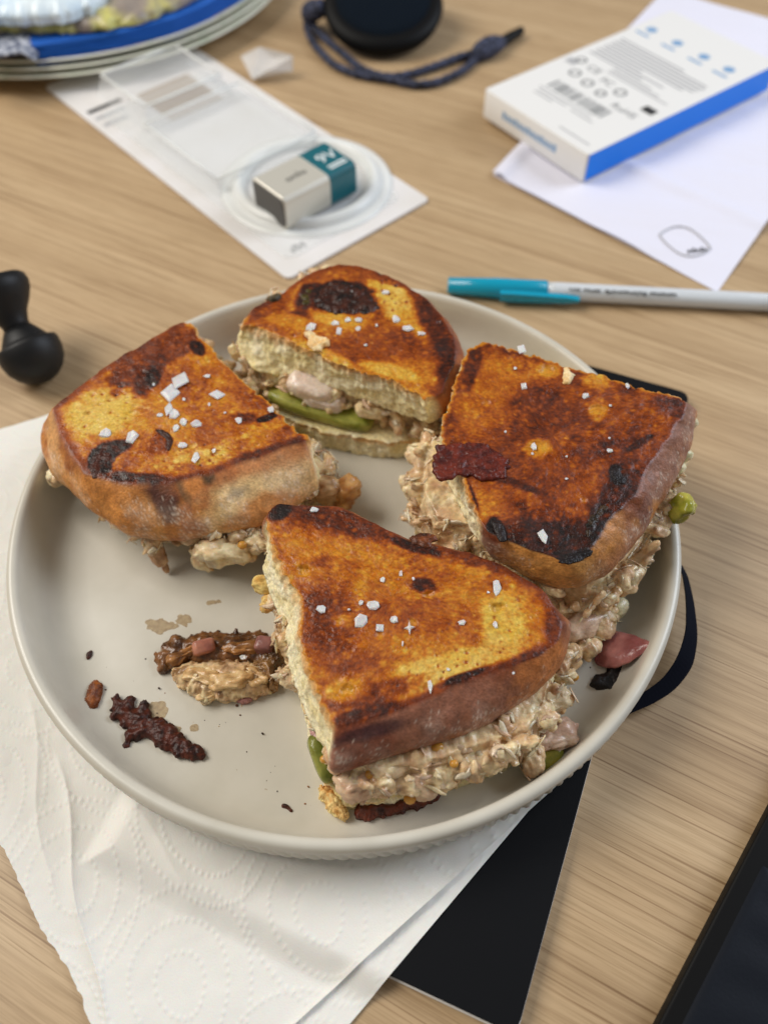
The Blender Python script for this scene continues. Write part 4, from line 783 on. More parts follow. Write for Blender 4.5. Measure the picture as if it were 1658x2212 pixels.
for k, (x, y, z, ax_, rz) in enumerate([(440, 1462, 14, (6, 2.2, 1.8), -10), (500, 1470, 15, (7, 2.6, 2.0), 8), (545, 1460, 14, (5, 2.2, 1.6), -25), (470, 1498, 12, (6, 2.0, 1.6), 12), (395, 1415, 12, (5, 1.8, 1.6), 30), (520, 1400, 13, (6, 2, 1.8), 5)]):
    chunk('fish_flake', sc1, U(x, y, z), ax_, (0, 0, rz), 725+k, 'tuna', flat_paint(*[((190, 146, 92), (226, 192, 140)), ((104, 64, 30), (176, 122, 66))][k > 3], 2.5, 50+k), rough=1.5, src=ICO4)
lump('browned_tuna', [U(*q, ZF)[:2] for q in ((540, 1450), (600, 1380), (620, 1400), (612, 1470), (585, 1500))], ZF+.08, 6.0, M['tuna'], sc1, flat_paint((70, 44, 24), (164, 122, 74), 3, 32), 722, rough=1.4, jag=1.0)
def cube_piece(name, parent, c, ax, rot, paint, seed): return chunk(name, parent, c, ax, rot, seed, 'pickle', paint, rough=0.35, src=ICO3, gloss=0.8, fib=0.2)
cube_piece('onion_piece', sc1, U(440, 1398, 13), (3.6, 2.4, 3.4), (20, 10, 20), flat_paint((160, 100, 88), (206, 146, 118), 4, 1), 731)
cube_piece('onion_piece', sc1, U(572, 1395, 14), (3.0, 2.6, 3.2), (0, 0, -10), flat_paint((124, 80, 76), (164, 116, 106), 4, 2), 732)
lump('onion_piece', [U(*q, ZF)[:2] for q in ((510, 1515), (530, 1508), (552, 1508), (545, 1520), (525, 1526))], ZF+.1, 2.2, M['pickle'], sc1, flat_paint((150, 96, 96), (184, 132, 124), 3, 3), 733, rough=0.2)
# red onion petal and burnt star-shaped scrap near the right rim
op = np.array([U(x, y, 10+13*max(0, (x-1290)/128)**1.2) for x, y in ((1282, 1398), (1300, 1372), (1330, 1364), (1370, 1372), (1405, 1384), (1418, 1390), (1390, 1408), (1360, 1430), (1330, 1442), (1305, 1440), (1286, 1428))])
on = lump('onion_petal', op[:, :2], ZF+0.1, 2.6, M['pickle'], None, flat_paint((150, 88, 86), (190, 128, 122), 5, 41), 740, rough=0.15, jag=0.15, power=2.4, gloss=0.8)
Aq = np.c_[op[:, :2], np.ones(len(op))]; kq_ = np.linalg.lstsq(Aq, op[:, 2], rcond=None)[0]
for v_ in on.data.vertices:
    wx, wy = v_.co.x/MM+ORG[on.name][0], v_.co.y/MM+ORG[on.name][1]; v_.co.z += max(0.0, kq_[0]*wx+kq_[1]*wy+kq_[2]-10.0)*MM
tag(on, 'pinkish red onion petal leaning on the inner plate rim', 'onion')
scrap('burnt_scrap', [(1270, 1480), (1284, 1460), (1306, 1458), (1316, 1438), (1340, 1432), (1350, 1450), (1364, 1464), (1354, 1478), (1354, 1502), (1334, 1494), (1320, 1514), (1306, 1496), (1286, 1494)], 2.6, ((10, 8, 9), (30, 22, 22)), 'black star shaped burnt scrap below the onion petal', 'burnt scrap', 741, rough=0.45, jag=0.35, power=4, step=0.4)

# ------------------------------------------------------------------ salt flakes
M['salt'] = mat('salt_crystal', (0.97, 0.96, 0.96, 1), 0.25, Transmission_Weight=0.42, Subsurface_Weight=0.2, Subsurface_Scale=0.001)
noise_bump(M['salt'], 1500, 0.6, 0.0003)
M['creamcrumb'] = M['toast']
def salt(pl_, px, py, w_, h_, label, group, seed, square=False, tilt=14, lift=0.45, star=False):
    g = np.random.default_rng(seed); c = pl_.U(px, py, lift); sc_ = np.linalg.norm(c-EYE)/F
    ax, ay = max(w_*sc_/2, 0.35), max(h_*sc_/2/0.72, 0.35); n = 4 if square else int(g.integers(5, 8)); L = []
    if star:
        for k in range(8):
            a = 2*math.pi*k/8+math.pi/2; r = 1.0 if k % 2 == 0 else 0.32; L.append((r*ax*math.cos(a), r*ay*math.sin(a)))
    else:
        a0 = g.uniform(0, 6.28)
        for k in range(n):
            a = a0+2*math.pi*(k+(0 if square else g.uniform(-.28, .28)))/n; r = (1.15 if square else g.uniform(0.7, 1.1)); L.append((r*ax*math.cos(a), r*ay*math.sin(a)))
    L = np.array(L); n = len(L); t = max(0.3, min(0.65, 0.16*min(ax, ay)+0.2))
    hop = 0.55 if square else 0.7
    V = np.vstack([np.c_[L, np.zeros(n)], np.c_[L*0.92, np.full(n, t*0.6)], np.c_[L*hop+g.uniform(-.1, .1, (n, 2)), np.full(n, t)+g.uniform(-.1, .15, n)], [[0, 0, t*0.75]], [[0, 0, 0]]])
    Fc = grid_faces(3, n).tolist(); Fc = [q[::-1] for q in Fc]
    for j in range(n): Fc.append([2*n+j, 2*n+(j+1) % n, 3*n]); Fc.append([(j+1) % n, j, 3*n+1])
    Rm = np.array(Matrix.Rotation(math.radians(g.uniform(-tilt, tilt)), 3, 'X') @ Matrix.Rotation(math.radians(g.uniform(-tilt, tilt)), 3, 'Y'))
    o = obj('salt_flake', V@Rm.T+c, Fc, M['salt'], None, False)
    return tag(o, label, 'salt flake', group)
def salts(pl_, rows_, where, special):
    grp = 'salt flakes on the %s sandwich quarter' % where; sd_ = sum(map(ord, where))
    for i, (x, y, w_, h_) in enumerate(rows_):
        sp = special.get(i)
        small = max(w_, h_) < 13
        lab = sp or (('tiny white salt grain on the %s sandwich quarter' if small else 'white salt flake lying on the %s sandwich quarter') % where)
        salt(pl_, x, y, w_, h_, lab, grp, sd_*31+i, square=bool(sp and 'square' in sp), star=bool(sp and sp.startswith('cross')))
salts(pl, [(389, 821, 38, 36), (368, 848, 36, 34), (469, 852, 32, 19), (448, 812, 19, 12), (397, 862, 9, 7), (332, 830, 8, 6), (452, 873, 8, 10), (364, 882, 16, 30), (376, 895, 26, 24), (396, 912, 20, 18), (345, 896, 19, 7), (380, 924, 14, 18), (424, 916, 25, 18), (486, 891, 7, 5), (515, 907, 17, 17), (585, 884, 18, 16), (228, 937, 27, 20), (283, 945, 34, 30), (393, 962, 24, 14), (422, 990, 18, 34), (462, 973, 9, 11)], 'left',
      {2: 'wide salt flake right of the largest square flake on the left sandwich', 3: 'small salt flake above the wide one, towards the cut side of the left sandwich', 7: 'slim upright salt flake below the square pair on the left sandwich', 8: 'salt flake at the upper left of the clustered flakes on the left sandwich', 9: 'salt flake in the middle of the clustered flakes on the left sandwich', 10: 'thin sliver of salt left of the clustered flakes on the left sandwich', 11: 'narrow salt flake at the lower end of the cluster on the left sandwich', 13: 'tiny salt grain right of the clustered flakes on the left sandwich', 12: 'broad salt flake at the right of the cluster on the left sandwich', 15: 'salt flake on the cut edge of the left sandwich facing the back one', 18: 'faint translucent salt flake below the dark hooked burn on the left sandwich', 0: 'largest square white salt flake, upper of the pair on the left sandwich', 1: 'square white salt flake just below the largest one on the left sandwich', 16: 'triangular salt flake on the pale crumb patch of the left sandwich', 17: 'broad translucent salt flake right of the triangular one on the left sandwich', 19: 'long upright salt flake nearest the front crust of the left sandwich', 14: 'salt flake on the dark burn streak of the left sandwich'})
salts(pB, [(670, 706, 26, 22), (723, 698, 25, 12), (750, 690, 16, 13), (774, 690, 20, 16), (732, 715, 18, 18), (773, 710, 14, 12), (813, 702, 8, 8), (855, 688, 20, 15), (767, 631, 24, 12), (831, 631, 20, 14), (881, 709, 32, 20), (909, 720, 22, 10), (790, 745, 9, 6)], 'back',
      {1: 'flat salt flake below the burnt topping, left end of its row on the back sandwich', 2: 'small salt flake in the middle of the row under the burnt topping, back sandwich', 3: 'salt flake at the right end of the row under the burnt topping, back sandwich', 4: 'round salt flake lower left of the row under the burnt topping, back sandwich', 5: 'round salt flake lower right of the row under the burnt topping, back sandwich', 7: 'salt flake above the forked one on the back sandwich', 9: 'rosy salt flake on the yellow patch right of the burnt topping, back sandwich', 11: 'flat salt flake furthest right on the back sandwich', 6: 'tiny salt grain left of the forked flake on the back sandwich', 12: 'tiny salt grain on the brown front half of the back sandwich', 0: 'salt flake beside the cream crumb on the back sandwich', 8: 'salt flake stuck on the black burnt topping of the back sandwich', 10: 'forked white salt flake, widest on the right of the back sandwich'})
salts(pR, [(1126, 754, 19, 18), (1112, 795, 9, 8), (1131, 834, 14, 14), (1263, 854, 19, 12), (1355, 833, 9, 13), (1317, 876, 7, 5), (1091, 932, 8, 6), (1152, 965, 18, 20), (1149, 980, 8, 6), (1315, 946, 7, 5), (1317, 973, 15, 9), (1223, 986, 6, 5), (1223, 1034, 9, 4), (1172, 1158, 25, 30)], 'right',
      {2: 'small square salt flake on the upper left part of the right sandwich', 3: 'oblong salt flake between the two pale craters of the right sandwich', 10: 'flat salt flake right of the middle on the right sandwich', 13: 'largest white salt flake, on the dark front edge of the right sandwich', 0: 'square salt flake at the back edge of the right sandwich', 7: 'translucent salt flake in the pale crater of the right sandwich'})
salts(pF, [(678, 1101, 22, 13), (826, 1252, 13, 12), (865, 1239, 12, 13), (892, 1250, 7, 8), (1073, 1269, 18, 30), (779, 1301, 12, 12), (808, 1307, 34, 22), (753, 1317, 8, 5), (694, 1315, 28, 20), (779, 1340, 38, 28), (849, 1338, 22, 15), (820, 1356, 20, 14), (884, 1356, 26, 26), (998, 1345, 22, 12), (1069, 1349, 13, 16), (869, 1390, 5, 10), (968, 1446, 10, 7), (929, 1483, 14, 22), (1108, 1454, 7, 6), (1054, 1279, 8, 6)], 'front',
      {1: 'small salt flake above the row of flakes on the front sandwich', 2: 'pale salt flake at the upper middle of the front sandwich', 5: 'small salt flake touching the broad oval one on the front sandwich', 6: 'broad oval salt flake above the largest one on the front sandwich', 10: 'translucent salt flake between the largest and the cross shaped one, front sandwich', 11: 'square dull salt flake left below the cross shaped one, front sandwich', 13: 'tilted salt flake right of the cross shaped one on the front sandwich', 14: 'salt flake in the porous pale patch of the front sandwich', 12: 'cross shaped white salt flake in the middle of the front sandwich', 9: 'largest white salt flake, triangular, left of the cross shaped one on the front sandwich', 0: 'salt flake on the dark back edge of the front sandwich', 17: 'upright salt flake near the floury crust of the front sandwich', 8: 'leftmost white salt flake, nearest the cut side of the front sandwich', 4: 'long salt flake above the pale porous patch of the front sandwich'})
o = salt(Plane(13.0), 525, 1420, 20, 8, 'single salt flake on the browned tuna scrap', None, 999)
def crumbthing(pl_, pts, h, lab, seed):
    o = lump('pale_crumb', on_face(pl_, pts), pl_.z0+0.2, h, M['toast'], None, flat_paint((226, 180, 112), (244, 222, 176), 2, seed), seed, rough=0.6, jag=0.4, gloss=0.3, step=0.4)
    tag(o, lab, 'crumb')
crumbthing(pB, [(655, 722), (672, 718), (690, 730), (712, 735), (712, 748), (695, 752), (698, 764), (678, 758), (662, 745), (668, 735)], 1.8, 'cream coloured crumb near the cut edge of the back sandwich', 751)
crumbthing(pR, [(1218, 792), (1228, 790), (1232, 804), (1244, 810), (1234, 820), (1226, 832), (1212, 830), (1218, 812)], 1.8, 'cream shred of tuna at the back edge of the right sandwich', 752)

# ------------------------------------------------------------------ text helper
def text(body, loc, ang, size, m, parent, name='printed_text', tilt=None, align='CENTER', mat3=None, bold=0.0):
    cu = bpy.data.curves.new(name, 'FONT'); cu.body = body; cu.size = size*MM; cu.align_x = align; cu.align_y = 'CENTER'; cu.resolution_u = 3; cu.extrude = 0.00003; cu.offset = bold
    cu.materials.append(m); o0 = bpy.data.objects.new(name, cu); COL.objects.link(o0); bpy.context.view_layer.update()
    me = bpy.data.meshes.new_from_object(o0.evaluated_get(bpy.context.evaluated_depsgraph_get())); bpy.data.objects.remove(o0); bpy.data.curves.remove(cu)
    o = bpy.data.objects.new(name, me); COL.objects.link(o); o.parent = parent
    loc = (np.array(loc)-root_org(parent))*MM
    o.matrix_local = Matrix.Translation(loc) @ (mat3.to_4x4() if mat3 is not None else Matrix.Rotation(ang, 4, 'Z')); return o
def frame3(x, y): # columns: text direction, text up, normal
    x = Vector(x).normalized(); y = Vector(y).normalized(); z = x.cross(y).normalized(); y = z.cross(x); return Matrix((x, y, z)).transposed()
M['ink'] = mat('black_ink', S4(48, 48, 50), 0.6); M['greyink'] = mat('grey_ink', S4(176, 176, 178), 0.6); M['midink'] = mat('mid_grey_ink', S4(112, 114, 116), 0.6); M['blueink'] = mat('pale_blue_ink', S4(120, 160, 200), 0.6)
M['whiteink'] = mat('white_ink', S4(225, 232, 232), 0.5)

# ------------------------------------------------------------------ blister card and 9 V battery
M['card'] = noise_color(mat('white_card', S4(222, 219, 216), 0.55), 40, S4(220, 216, 212), S4(226, 223, 222)); 
M['clear'] = mat('clear_plastic', (0.93, 0.95, 0.95, 1), 0.12, Alpha=0.2)
M['flap'] = mat('thin_plastic', (0.80, 0.79, 0.78, 1), 0.2, Alpha=0.6); M['milky'] = mat('milky_plastic', (0.93, 0.95, 0.93, 1), 0.25, Alpha=0.74)
c0 = np.array([-44.0, 306.5]); cx_ = np.array([26.0, 367.7])-c0; cw = np.linalg.norm(cx_); cx_ /= cw; cy_ = np.array([-cx_[1], cx_[0]])
def cd_(a, b, z=0): return np.array([*(c0+cx_*a+cy_*b), z])
CL = 236.0
card = thing('blister_card', cd_(cw/2, 80), 'white blister card with clear moulded plastic holding the battery', 'packaging')
cang = math.atan2(cx_[1], cx_[0])
cc = cd_(cw/2, CL/2)
V, f = rounded_slab(rrect(cc[0], cc[1], cw, CL, 3, cang), 0.15, 1.5, 0.2, 1); obj('card_board', V, f, M['card'], card, False)
# moulded clear tray over the card
def tray(name, a0, a1, b0, b1, z0, z1, slope, m):
    P = [cd_(a0, b0, z0), cd_(a1, b0, z0), cd_(a1, b1, z0), cd_(a0, b1, z0), cd_(a0+slope, b0+slope, z1), cd_(a1-slope, b0+slope, z1), cd_(a1-slope, b1-slope, z1), cd_(a0+slope, b1-slope, z1)]
    for k in range(4):
        v_, f_ = tube_vf(np.array([P[4+k]+(P[4+(k+1) % 4]-P[4+k])*t for t in np.linspace(0, 1, 4)]), 0.7, 6); obj('tray_edge', v_, f_, M['milky'], card)
    V = np.array(P); f = [[0, 1, 5, 4], [1, 2, 6, 5], [2, 3, 7, 6], [3, 0, 4, 7], [4, 5, 6, 7]]
    return obj(name, V, f, m, card, False)
tray('tray_step', 12, cw-8, 74, 152, 1.6, 9, 4, M['clear'])
tray('tray_step', 18, cw-16, 150, 205, 1.6, 14, 4, M['clear'])
V, f = rounded_slab(rrect(*cd_(cw/2-1, 98)[:2], cw-18, 176, 6, cang), 1.7, 2.3, 0.2, 1); obj('tray_flange', V, f, M['clear'], card)
# brownish cut-out showing the table through a window in the tray
M['window'] = mat('tray_window', S4(160, 140, 116), 0.35); V, f = rounded_slab(rrect(*U(388, 207, 2)[:2], 36, 38, 1.5, cang), 1.56, 1.72, 0.03, 1); obj('card_window', V, f, M['window'], card, False)
# round bubble rim
bc = U(662, 390, 3.5)[:2]
def ring_solid(parent, name, c, prof_, m, n=96):
    t = np.arange(n)*2*math.pi/n; G = np.stack([np.stack([c[0]+r*np.cos(t), c[1]+r*np.sin(t), np.full(n, z)], 1) for r, z in prof_])
    return obj(name, G.reshape(-1, 3), grid_faces(len(prof_), n), m, parent)
ring_solid(card, 'bubble_flange', bc, [(45, 1.6), (44.6, 2.4), (42, 2.8), (39.5, 2.6), (38.6, 3.4)], M['milky'])
ring_solid(card, 'bubble_wall', bc, [(39, 3.4), (38.2, 5.2), (37, 6.2), (35, 6.5), (33.6, 5.8), (32.6, 4), (32, 2.2)], M['milky'])
def bar(parent, P, dx, dy, w_, h_, m, name='print_bar'):
    P = np.array(P); dx = np.array(dx); dy = np.array(dy); V = [P, P+dx*w_, P+dx*w_+dy*h_, P+dy*h_]
    return obj(name, np.array(V), [[0, 1, 2, 3]], m, parent, False)
ux, uy = np.array([*cx_, 0]), np.array([*cy_, 0])
for k in range(3): bar(card, cd_(4, 190-9*k, 1.56), ux, uy, 22-3*k, 4.0, M['greyink'] if k else M['ink'])
for k in range(5): bar(card, cd_(14+1.8*k, 13+0.5*(k % 2), 1.56), ux, uy, 1.1, 3.4+(k % 3), M['ink'])
for k in range(3): bar(card, cd_(70+1.6*k, 22, 1.56), ux, uy, 1.0, 3.0, M['ink'])
# torn plastic flap behind the card
fl = np.array([U(520, 120, 6), U(560, 100, 14), U(632, 118, 12), U(632, 152, 4), U(580, 150, 8), U(545, 170, 3)]); 
obj('plastic_flap', np.vstack([fl, fl-np.array([0, 0, 0.6])]), [[0, 1, 2, 3, 4, 5], [11, 10, 9, 8, 7, 6]]+[[i, (i+1) % 6+0, 6+(i+1) % 6, 6+i] for i in range(6)], M['flap'], card, False)

ba = -0.85; bx_, by_ = np.array([math.cos(ba), math.sin(ba), 0]), np.array([-math.sin(ba), math.cos(ba), 0]); b0 = np.array([-63.4, 359.7, 3.2])
bat = thing('battery', b0+bx_*13+by_*23, 'silver and teal nine volt block battery in the clear round bubble', 'battery')
M['silver'] = mat('silver_foil', S4(214, 210, 198), 0.32, Metallic=0.35); M['teal'] = mat('teal_wrap', S4(14, 96, 108), 0.28); M['dark'] = mat('dark_plastic', S4(74, 72, 70), 0.45)
def batt_body(l0, l1, m, name, grow=0.0):
    n = 4; prof = []
    r = 3.0; w_, h_ = 26.5+grow*2, 17.5+grow*2
    for sx_, sz_, a0 in ((1, 1, 0), (-1, 1, 90), (-1, -1, 180), (1, -1, 270)):
        for k in range(n+1):
            a = math.radians(a0+90*k/n); prof.append((sx_*(w_/2-r)+r*math.cos(a), sz_*(h_/2-r)+r*math.sin(a)))
    prof = np.array(prof); rows = []
    for l in (l0, l0+.4, l1-.4, l1):
        s = 0.97 if l in (l0, l1) else 1.0
        rows.append(b0+bx_*13.25+bx_*(prof[:, :1]*s)+np.array([0, 0, 1])*(8.75+prof[:, 1:]*s)+by_*l)
    V = np.vstack(rows); Nn = len(prof); f = grid_faces(4, Nn).tolist(); f.append(list(range(Nn))); f.append(list(range(3*Nn, 4*Nn))[::-1])
    return obj(name, V, f, m, bat, False)
batt_body(0.6, 30, M['silver'], 'silver_case'); batt_body(28.5, 46, M['teal'], 'teal_wrap', 0.12); batt_body(0, 1.2, M['dark'], 'end_cap', -0.9)
tc = b0+bx_*13+np.array([0, 0, 17.68])
mt3 = frame3(by_, -bx_)
text('9V', tc+by_*38.5-bx_*0.5, 0, 10.5, M['whiteink'], bat, mat3=mt3)
bar(bat, tc+by_*33-bx_*-6.2, by_, bx_, 11, 1.2, M['whiteink']); bar(bat, tc+by_*33-bx_*-8.4, by_, bx_, 11, 1.2, M['whiteink'])
text('onilo', tc+by_*17+bx_*1.5-np.array([0, 0, .1]), 0, 6.2, M['ink'], bat, mat3=mt3)

# ------------------------------------------------------------------ envelope and white box
M['paper'] = mat('white_paper', S4(226, 225, 238), 0.6); noise_bump(M['paper'], 160, 0.25, 0.001)
e0, e1, e2, e3 = np.array([60.0, 389.3]), np.array([156.8, 294.4]), np.array([313.0, 508.0]), np.array([196.0, 600.0])
nu = 110; u, v = np.meshgrid(np.linspace(0, 1, nu), np.linspace(0, 1, nu))
P = e0*((1-u)*(1-v))[..., None]+e1*(u*(1-v))[..., None]+e2*(u*v)[..., None]+e3*((1-u)*v)[..., None]
P3 = np.stack([P[..., 0], P[..., 1], P[..., 0]*0], -1); dv_ = np.array([0.60, 0.80])
sv = P@np.array([0.35, 0.94]); su = P@np.array([0.94, -0.35])
Zp = 1.2+0.7*fbm(P3, 60, 801, 3)+1.1*fbm(np.stack([sv, su*0.18, su*0], -1), 22, 803, 3)*sstep(0.25, 0.7, u)
Zp = np.maximum(Zp, 0.3)+2.2*np.exp(-((u-0.035)/0.03)**2)*sstep(0.5, 0.0, v)+1.4*np.exp(-((v-0.22)/0.018)**2)*sstep(0.1, 0.4, u)
Zp = np.minimum(Zp, 3.6)
V = np.stack([P[..., 0], P[..., 1], Zp], -1).reshape(-1, 3)
env = thing('envelope', (150, 420, 0), 'white paper envelope with an eye shaped grey postmark, under the white box', 'envelope')
obj('sheet', V, grid_faces(nu, nu, False), M['paper'], env)
V2 = V.copy(); V2[:, 2] = 0.15; V2[:, :2] = V2[:, :2].mean(0)+(V2[:, :2]-V2[:, :2].mean(0))*0.995; obj('back_sheet', V2, grid_faces(nu, nu, False), M['paper'], env)
def env_z(x, y):
    d = ((V[:, 0]-x)**2+(V[:, 1]-y)**2); return V[np.argmin(d), 2]
for half in (1, -1):
    pts = []
    for t in np.linspace(0, 1, 26):
        px, py = 1423+(1534-1423)*t, 508+28*t-half*30*math.sin(math.pi*t)**0.8
        q = U(px, py, 1.5); pts.append([q[0], q[1], env_z(q[0], q[1])+0.35])
    vv_, ff_ = tube_vf(smooth_path(pts, 40), 0.35, 5); obj('postmark_line', vv_, ff_, M['greyink'], env)
for k in range(5):
    q = U(1484+9*k, 546-1*k, 1.5); bar(env, (q[0], q[1], env_z(q[0], q[1])+0.4), (1, -.3, 0), (.3, 1, 0), 1.2, 2.2+(k % 2), M['ink'], 'postmark_letter')

xa = -0.943; bxx, bxy = np.array([math.cos(xa), math.sin(xa), 0]), np.array([-math.sin(xa), math.cos(xa), 0]); q0 = np.array([58.9, 442.0, 3.0]); BW, BL, BH = 80.0, 150.0, 15.6
box = thing('white_box', q0+bxx*BW/2+bxy*BL/2, 'white product box with a blue side and a barcode, resting on the envelope', 'box')
M['boxwhite'] = mat('box_card', S4(233, 232, 230), 0.38); M['boxblue'] = mat('box_blue', S4(0, 122, 232), 0.4, Specular_IOR_Level=0.25)
bc2 = (q0+bxx*BW/2+bxy*BL/2)[:2]
V, f = rounded_slab(rrect(bc2[0], bc2[1], BW, BL, 1.2, xa, 3), q0[2], q0[2]+BH, 0.6, 2); carton = obj('carton', V, f, M['boxwhite'], box)
def bq(a, b, z=BH+0.06): return q0+bxx*a+bxy*b+np.array([0, 0, z])
z1_ = np.array([0, 0, 1.0])
bar(box, q0+bxx*(BW+0.08)+bxy*0.9+z1_*0.5, bxy, z1_, BL-1.8, BH-1.0, M['boxblue'], 'blue_side')
g = np.random.default_rng(5); a = 18.0
while a < 60:
    wd_ = g.choice([0.5, 0.9, 1.4]); bar(carton, bq(a, 29), bxx, bxy, wd_, 9.5, M['midink'], 'barcode_bar'); a += wd_+g.choice([0.5, 0.8, 1.2])
for k, (a, b, ln) in enumerate([(16, 25.5, 40), (18, 22.5, 22), (18, 19.5, 14), (44, 22, 16), (52, 6, 22)]): bar(carton, bq(a, b), bxx, bxy, ln, 1.1, M['greyink'])
for k in range(9):
    bar(carton, bq(6+(k % 2), 74+3.2*k), bxx, bxy, (40, 52, 34, 60, 66, 66, 68, 66, 48)[k], 1.7, M['greyink'])
for k in range(3): bar(carton, bq(28, 66+2.6*k), bxx, bxy, 44-8*k, 1.2, M['greyink'])
text('RoHS', bq(62, 44), xa, 7.2, M['midink'], carton)
text('CE', bq(22, 62), xa, 8, M['midink'], carton); text('FC', bq(36, 58), xa, 7.5, M['midink'], carton)
def ring(parent, c, r, t_, m, ex, ey, name='print_icon', n=20):
    A = np.array([c+ex*(r*math.cos(2*math.pi*k/n))+ey*(r*math.sin(2*math.pi*k/n)) for k in range(n)]); Bq = c+(A-c)*(1-t_/r)
    obj(name, np.vstack([A, Bq]), [[k, (k+1) % n, n+(k+1) % n, n+k] for k in range(n)], m, parent, False)
for (a, b, r) in ((10, 64, 3.4), (18, 51, 3.8), (30, 49, 3.8), (48, 56, 3.8), (42, 47, 3.4)): ring(carton, bq(a, b), r, 1.3, M['midink'], bxx, bxy)
bar(carton, bq(66, 52), bxx, bxy, 8, 6, M['ink'], 'print_icon'); bar(carton, bq(4, 56), bxx, bxy, 7, 6, M['greyink'], 'print_icon')
for a in (10, 30, 50, 68): ring(carton, bq(a, 122), 3.4, 3.3, M['blueink'], bxx, bxy); bar(carton, bq(a-5, 113), bxx, bxy, 10, 2, M['blueink'])
for k in range(13): bar(carton, q0-bxy*0.08+bxx*(16+3.3*k)+z1_*6.0, bxx, z1_, 2.4, 3.4+0.6*(k % 3 == 0), M['blueink'], 'side_letter')

# ------------------------------------------------------------------ pen
pA, pB_ = np.array([31.0, 296.6, 4.6]), np.array([182.0, 281.5, 4.6]); pd = (pB_-pA)/np.linalg.norm(pB_-pA); ps = np.array([-pd[1], pd[0], 0])
M['cap'] = mat('teal_plastic', S4(8, 170, 205), 0.2, Transmission_Weight=0.25); M['barrel'] = mat('clear_barrel', S4(228, 234, 240), 0.1, Alpha=0.75); M['inkrefill'] = mat('ink_refill', S4(235, 240, 240), 0.3)
pen = thing('ballpoint_pen', (pA+pB_)/2*np.array([1, 1, 0]), 'ballpoint pen with teal cap and white barrel lying behind the plate', 'pen')
def lathe(parent, name, o_, ax, pr, m, n=24):
    ax = np.array(ax)/np.linalg.norm(ax); s1 = np.cross(ax, [0, 0, 1.0]); s1 = s1/np.linalg.norm(s1) if np.linalg.norm(s1) > 1e-6 else np.array([1.0, 0, 0]); s2 = np.cross(s1, ax)
    th_ = np.arange(n)*2*math.pi/n; rows = [o_+ax*l+r*(np.cos(th_)[:, None]*s1+np.sin(th_)[:, None]*s2) for l, r in pr]
    V = np.vstack(rows); f = grid_faces(len(pr), n).tolist(); f.append(list(range(n))); f.append(list(range((len(pr)-1)*n, len(pr)*n))[::-1])
    return obj(name, V, f, m, parent)
lathe(pen, 'cap', pA, pd, [(0, 3.2), (0.3, 3.7), (20, 4.4), (22, 4.55), (45, 4.6), (45.4, 4.3)], M['cap'])
lathe(pen, 'barrel', pA, pd, [(45, 3.9), (50, 4.0), (148, 4.0), (149, 3.8)], M['barrel'])
lathe(pen, 'refill', pA, pd, [(46, 1.7), (147, 1.7)], M['inkrefill'])
lathe(pen, 'end_plug', pA, pd, [(149, 4.0), (156, 3.8), (156.6, 3.0)], M['cap'])
cl0 = pA+pd*24-ps*5.6+np.array([0, 0, 0.5]); V = []
for l, h_ in ((0, 2.6), (6, 2.8), (30, 2.0), (36, 1.0)):
    for (a, b) in ((-1.5, -h_), (1.5, -h_), (1.5, h_), (-1.5, h_)): V.append(cl0+pd*l+ps*a*0.9+np.array([0, 0, 1])*b*0.8)
obj('clip', np.array(V), grid_faces(4, 4).tolist()+[[3, 2, 1, 0], [12, 13, 14, 15]], M['cap'], pen, False)
text('www.fairwork.gov.au', pA+pd*79+np.array([0, 0, 3.55])-ps*2.35, 0, 5.6, M['ink'], pen, mat3=frame3(-pd, -ps), bold=0.00012)

# ------------------------------------------------------------------ speaker with its cord
M['spk'] = mat('black_rubber', S4(9, 9, 10), 0.55, Specular_IOR_Level=0.15); M['mesh'] = mat('navy_mesh', S4(6, 17, 28), 0.8, Specular_IOR_Level=0.1); noise_bump(M['mesh'], 3000, 0.8, 0.0004)
M['cord'] = noise_color(mat('navy_cord', rough=0.8), 420, S4(14, 18, 34), S4(66, 72, 98), 0.42, 0.6)
spc = np.array([1.0, 553.0, 0]); spk = thing('speaker', spc, 'round black portable speaker with a navy mesh face at the far table side', 'speaker')
sa = np.array([0, -0.30, 0.954]); sC = np.array([4.0, 543.0, 21.5])
lathe(spk, 'housing', sC, sa, [(-10.5, 20), (-10.3, 33), (-8.5, 36), (-4.5, 37.5), (-1.5, 36.5), (0.3, 33.5), (0.6, 30.5)], M['spk'], 64)
lathe(spk, 'mesh_face', sC, sa, [(-0.4, 29.8), (0.9, 29.2), (1.8, 24), (2.6, 8)], M['mesh'], 64)
zz = lambda x, y: (x*0.3255+620.6, y*0.3255)
def cord_path(pts, z): return smooth_path([U(*zz(x, y), zv) for (x, y), zv in zip(pts, z)], 120)
cord = thing('wrist_cord', U(*zz(600, 500), 0), 'navy braided cord loop with a knot, lying on the table below the speaker', 'cord')
for pts in ([(150, 60), (118, 160), (170, 290), (300, 425), (450, 490), (600, 512), (720, 532), (850, 565), (1000, 545), (1150, 475), (1240, 400), (1290, 350)], [(165, 60), (165, 165), (250, 255), (350, 335), (480, 450), (600, 500), (700, 512), (850, 480), (1000, 430), (1150, 370), (1230, 355), (1290, 340)]):
    V, f = tube_vf(cord_path(pts, [9, 5]+[2.6]*(len(pts)-2)), 2.3*(1+0.10*np.sin(np.arange(120)*1.3)), 10); obj('strand', V, f, M['cord'], cord)
V, f = tube_vf(cord_path([(1225, 375), (1290, 335), (1360, 300), (1430, 275)], [4, 5, 5, 4]), np.interp(np.arange(120), [0, 30, 60, 90, 119], [3.2, 6.0, 6.6, 5.4, 3.2]), 12); obj('knot', V, f, M['cord'], cord)
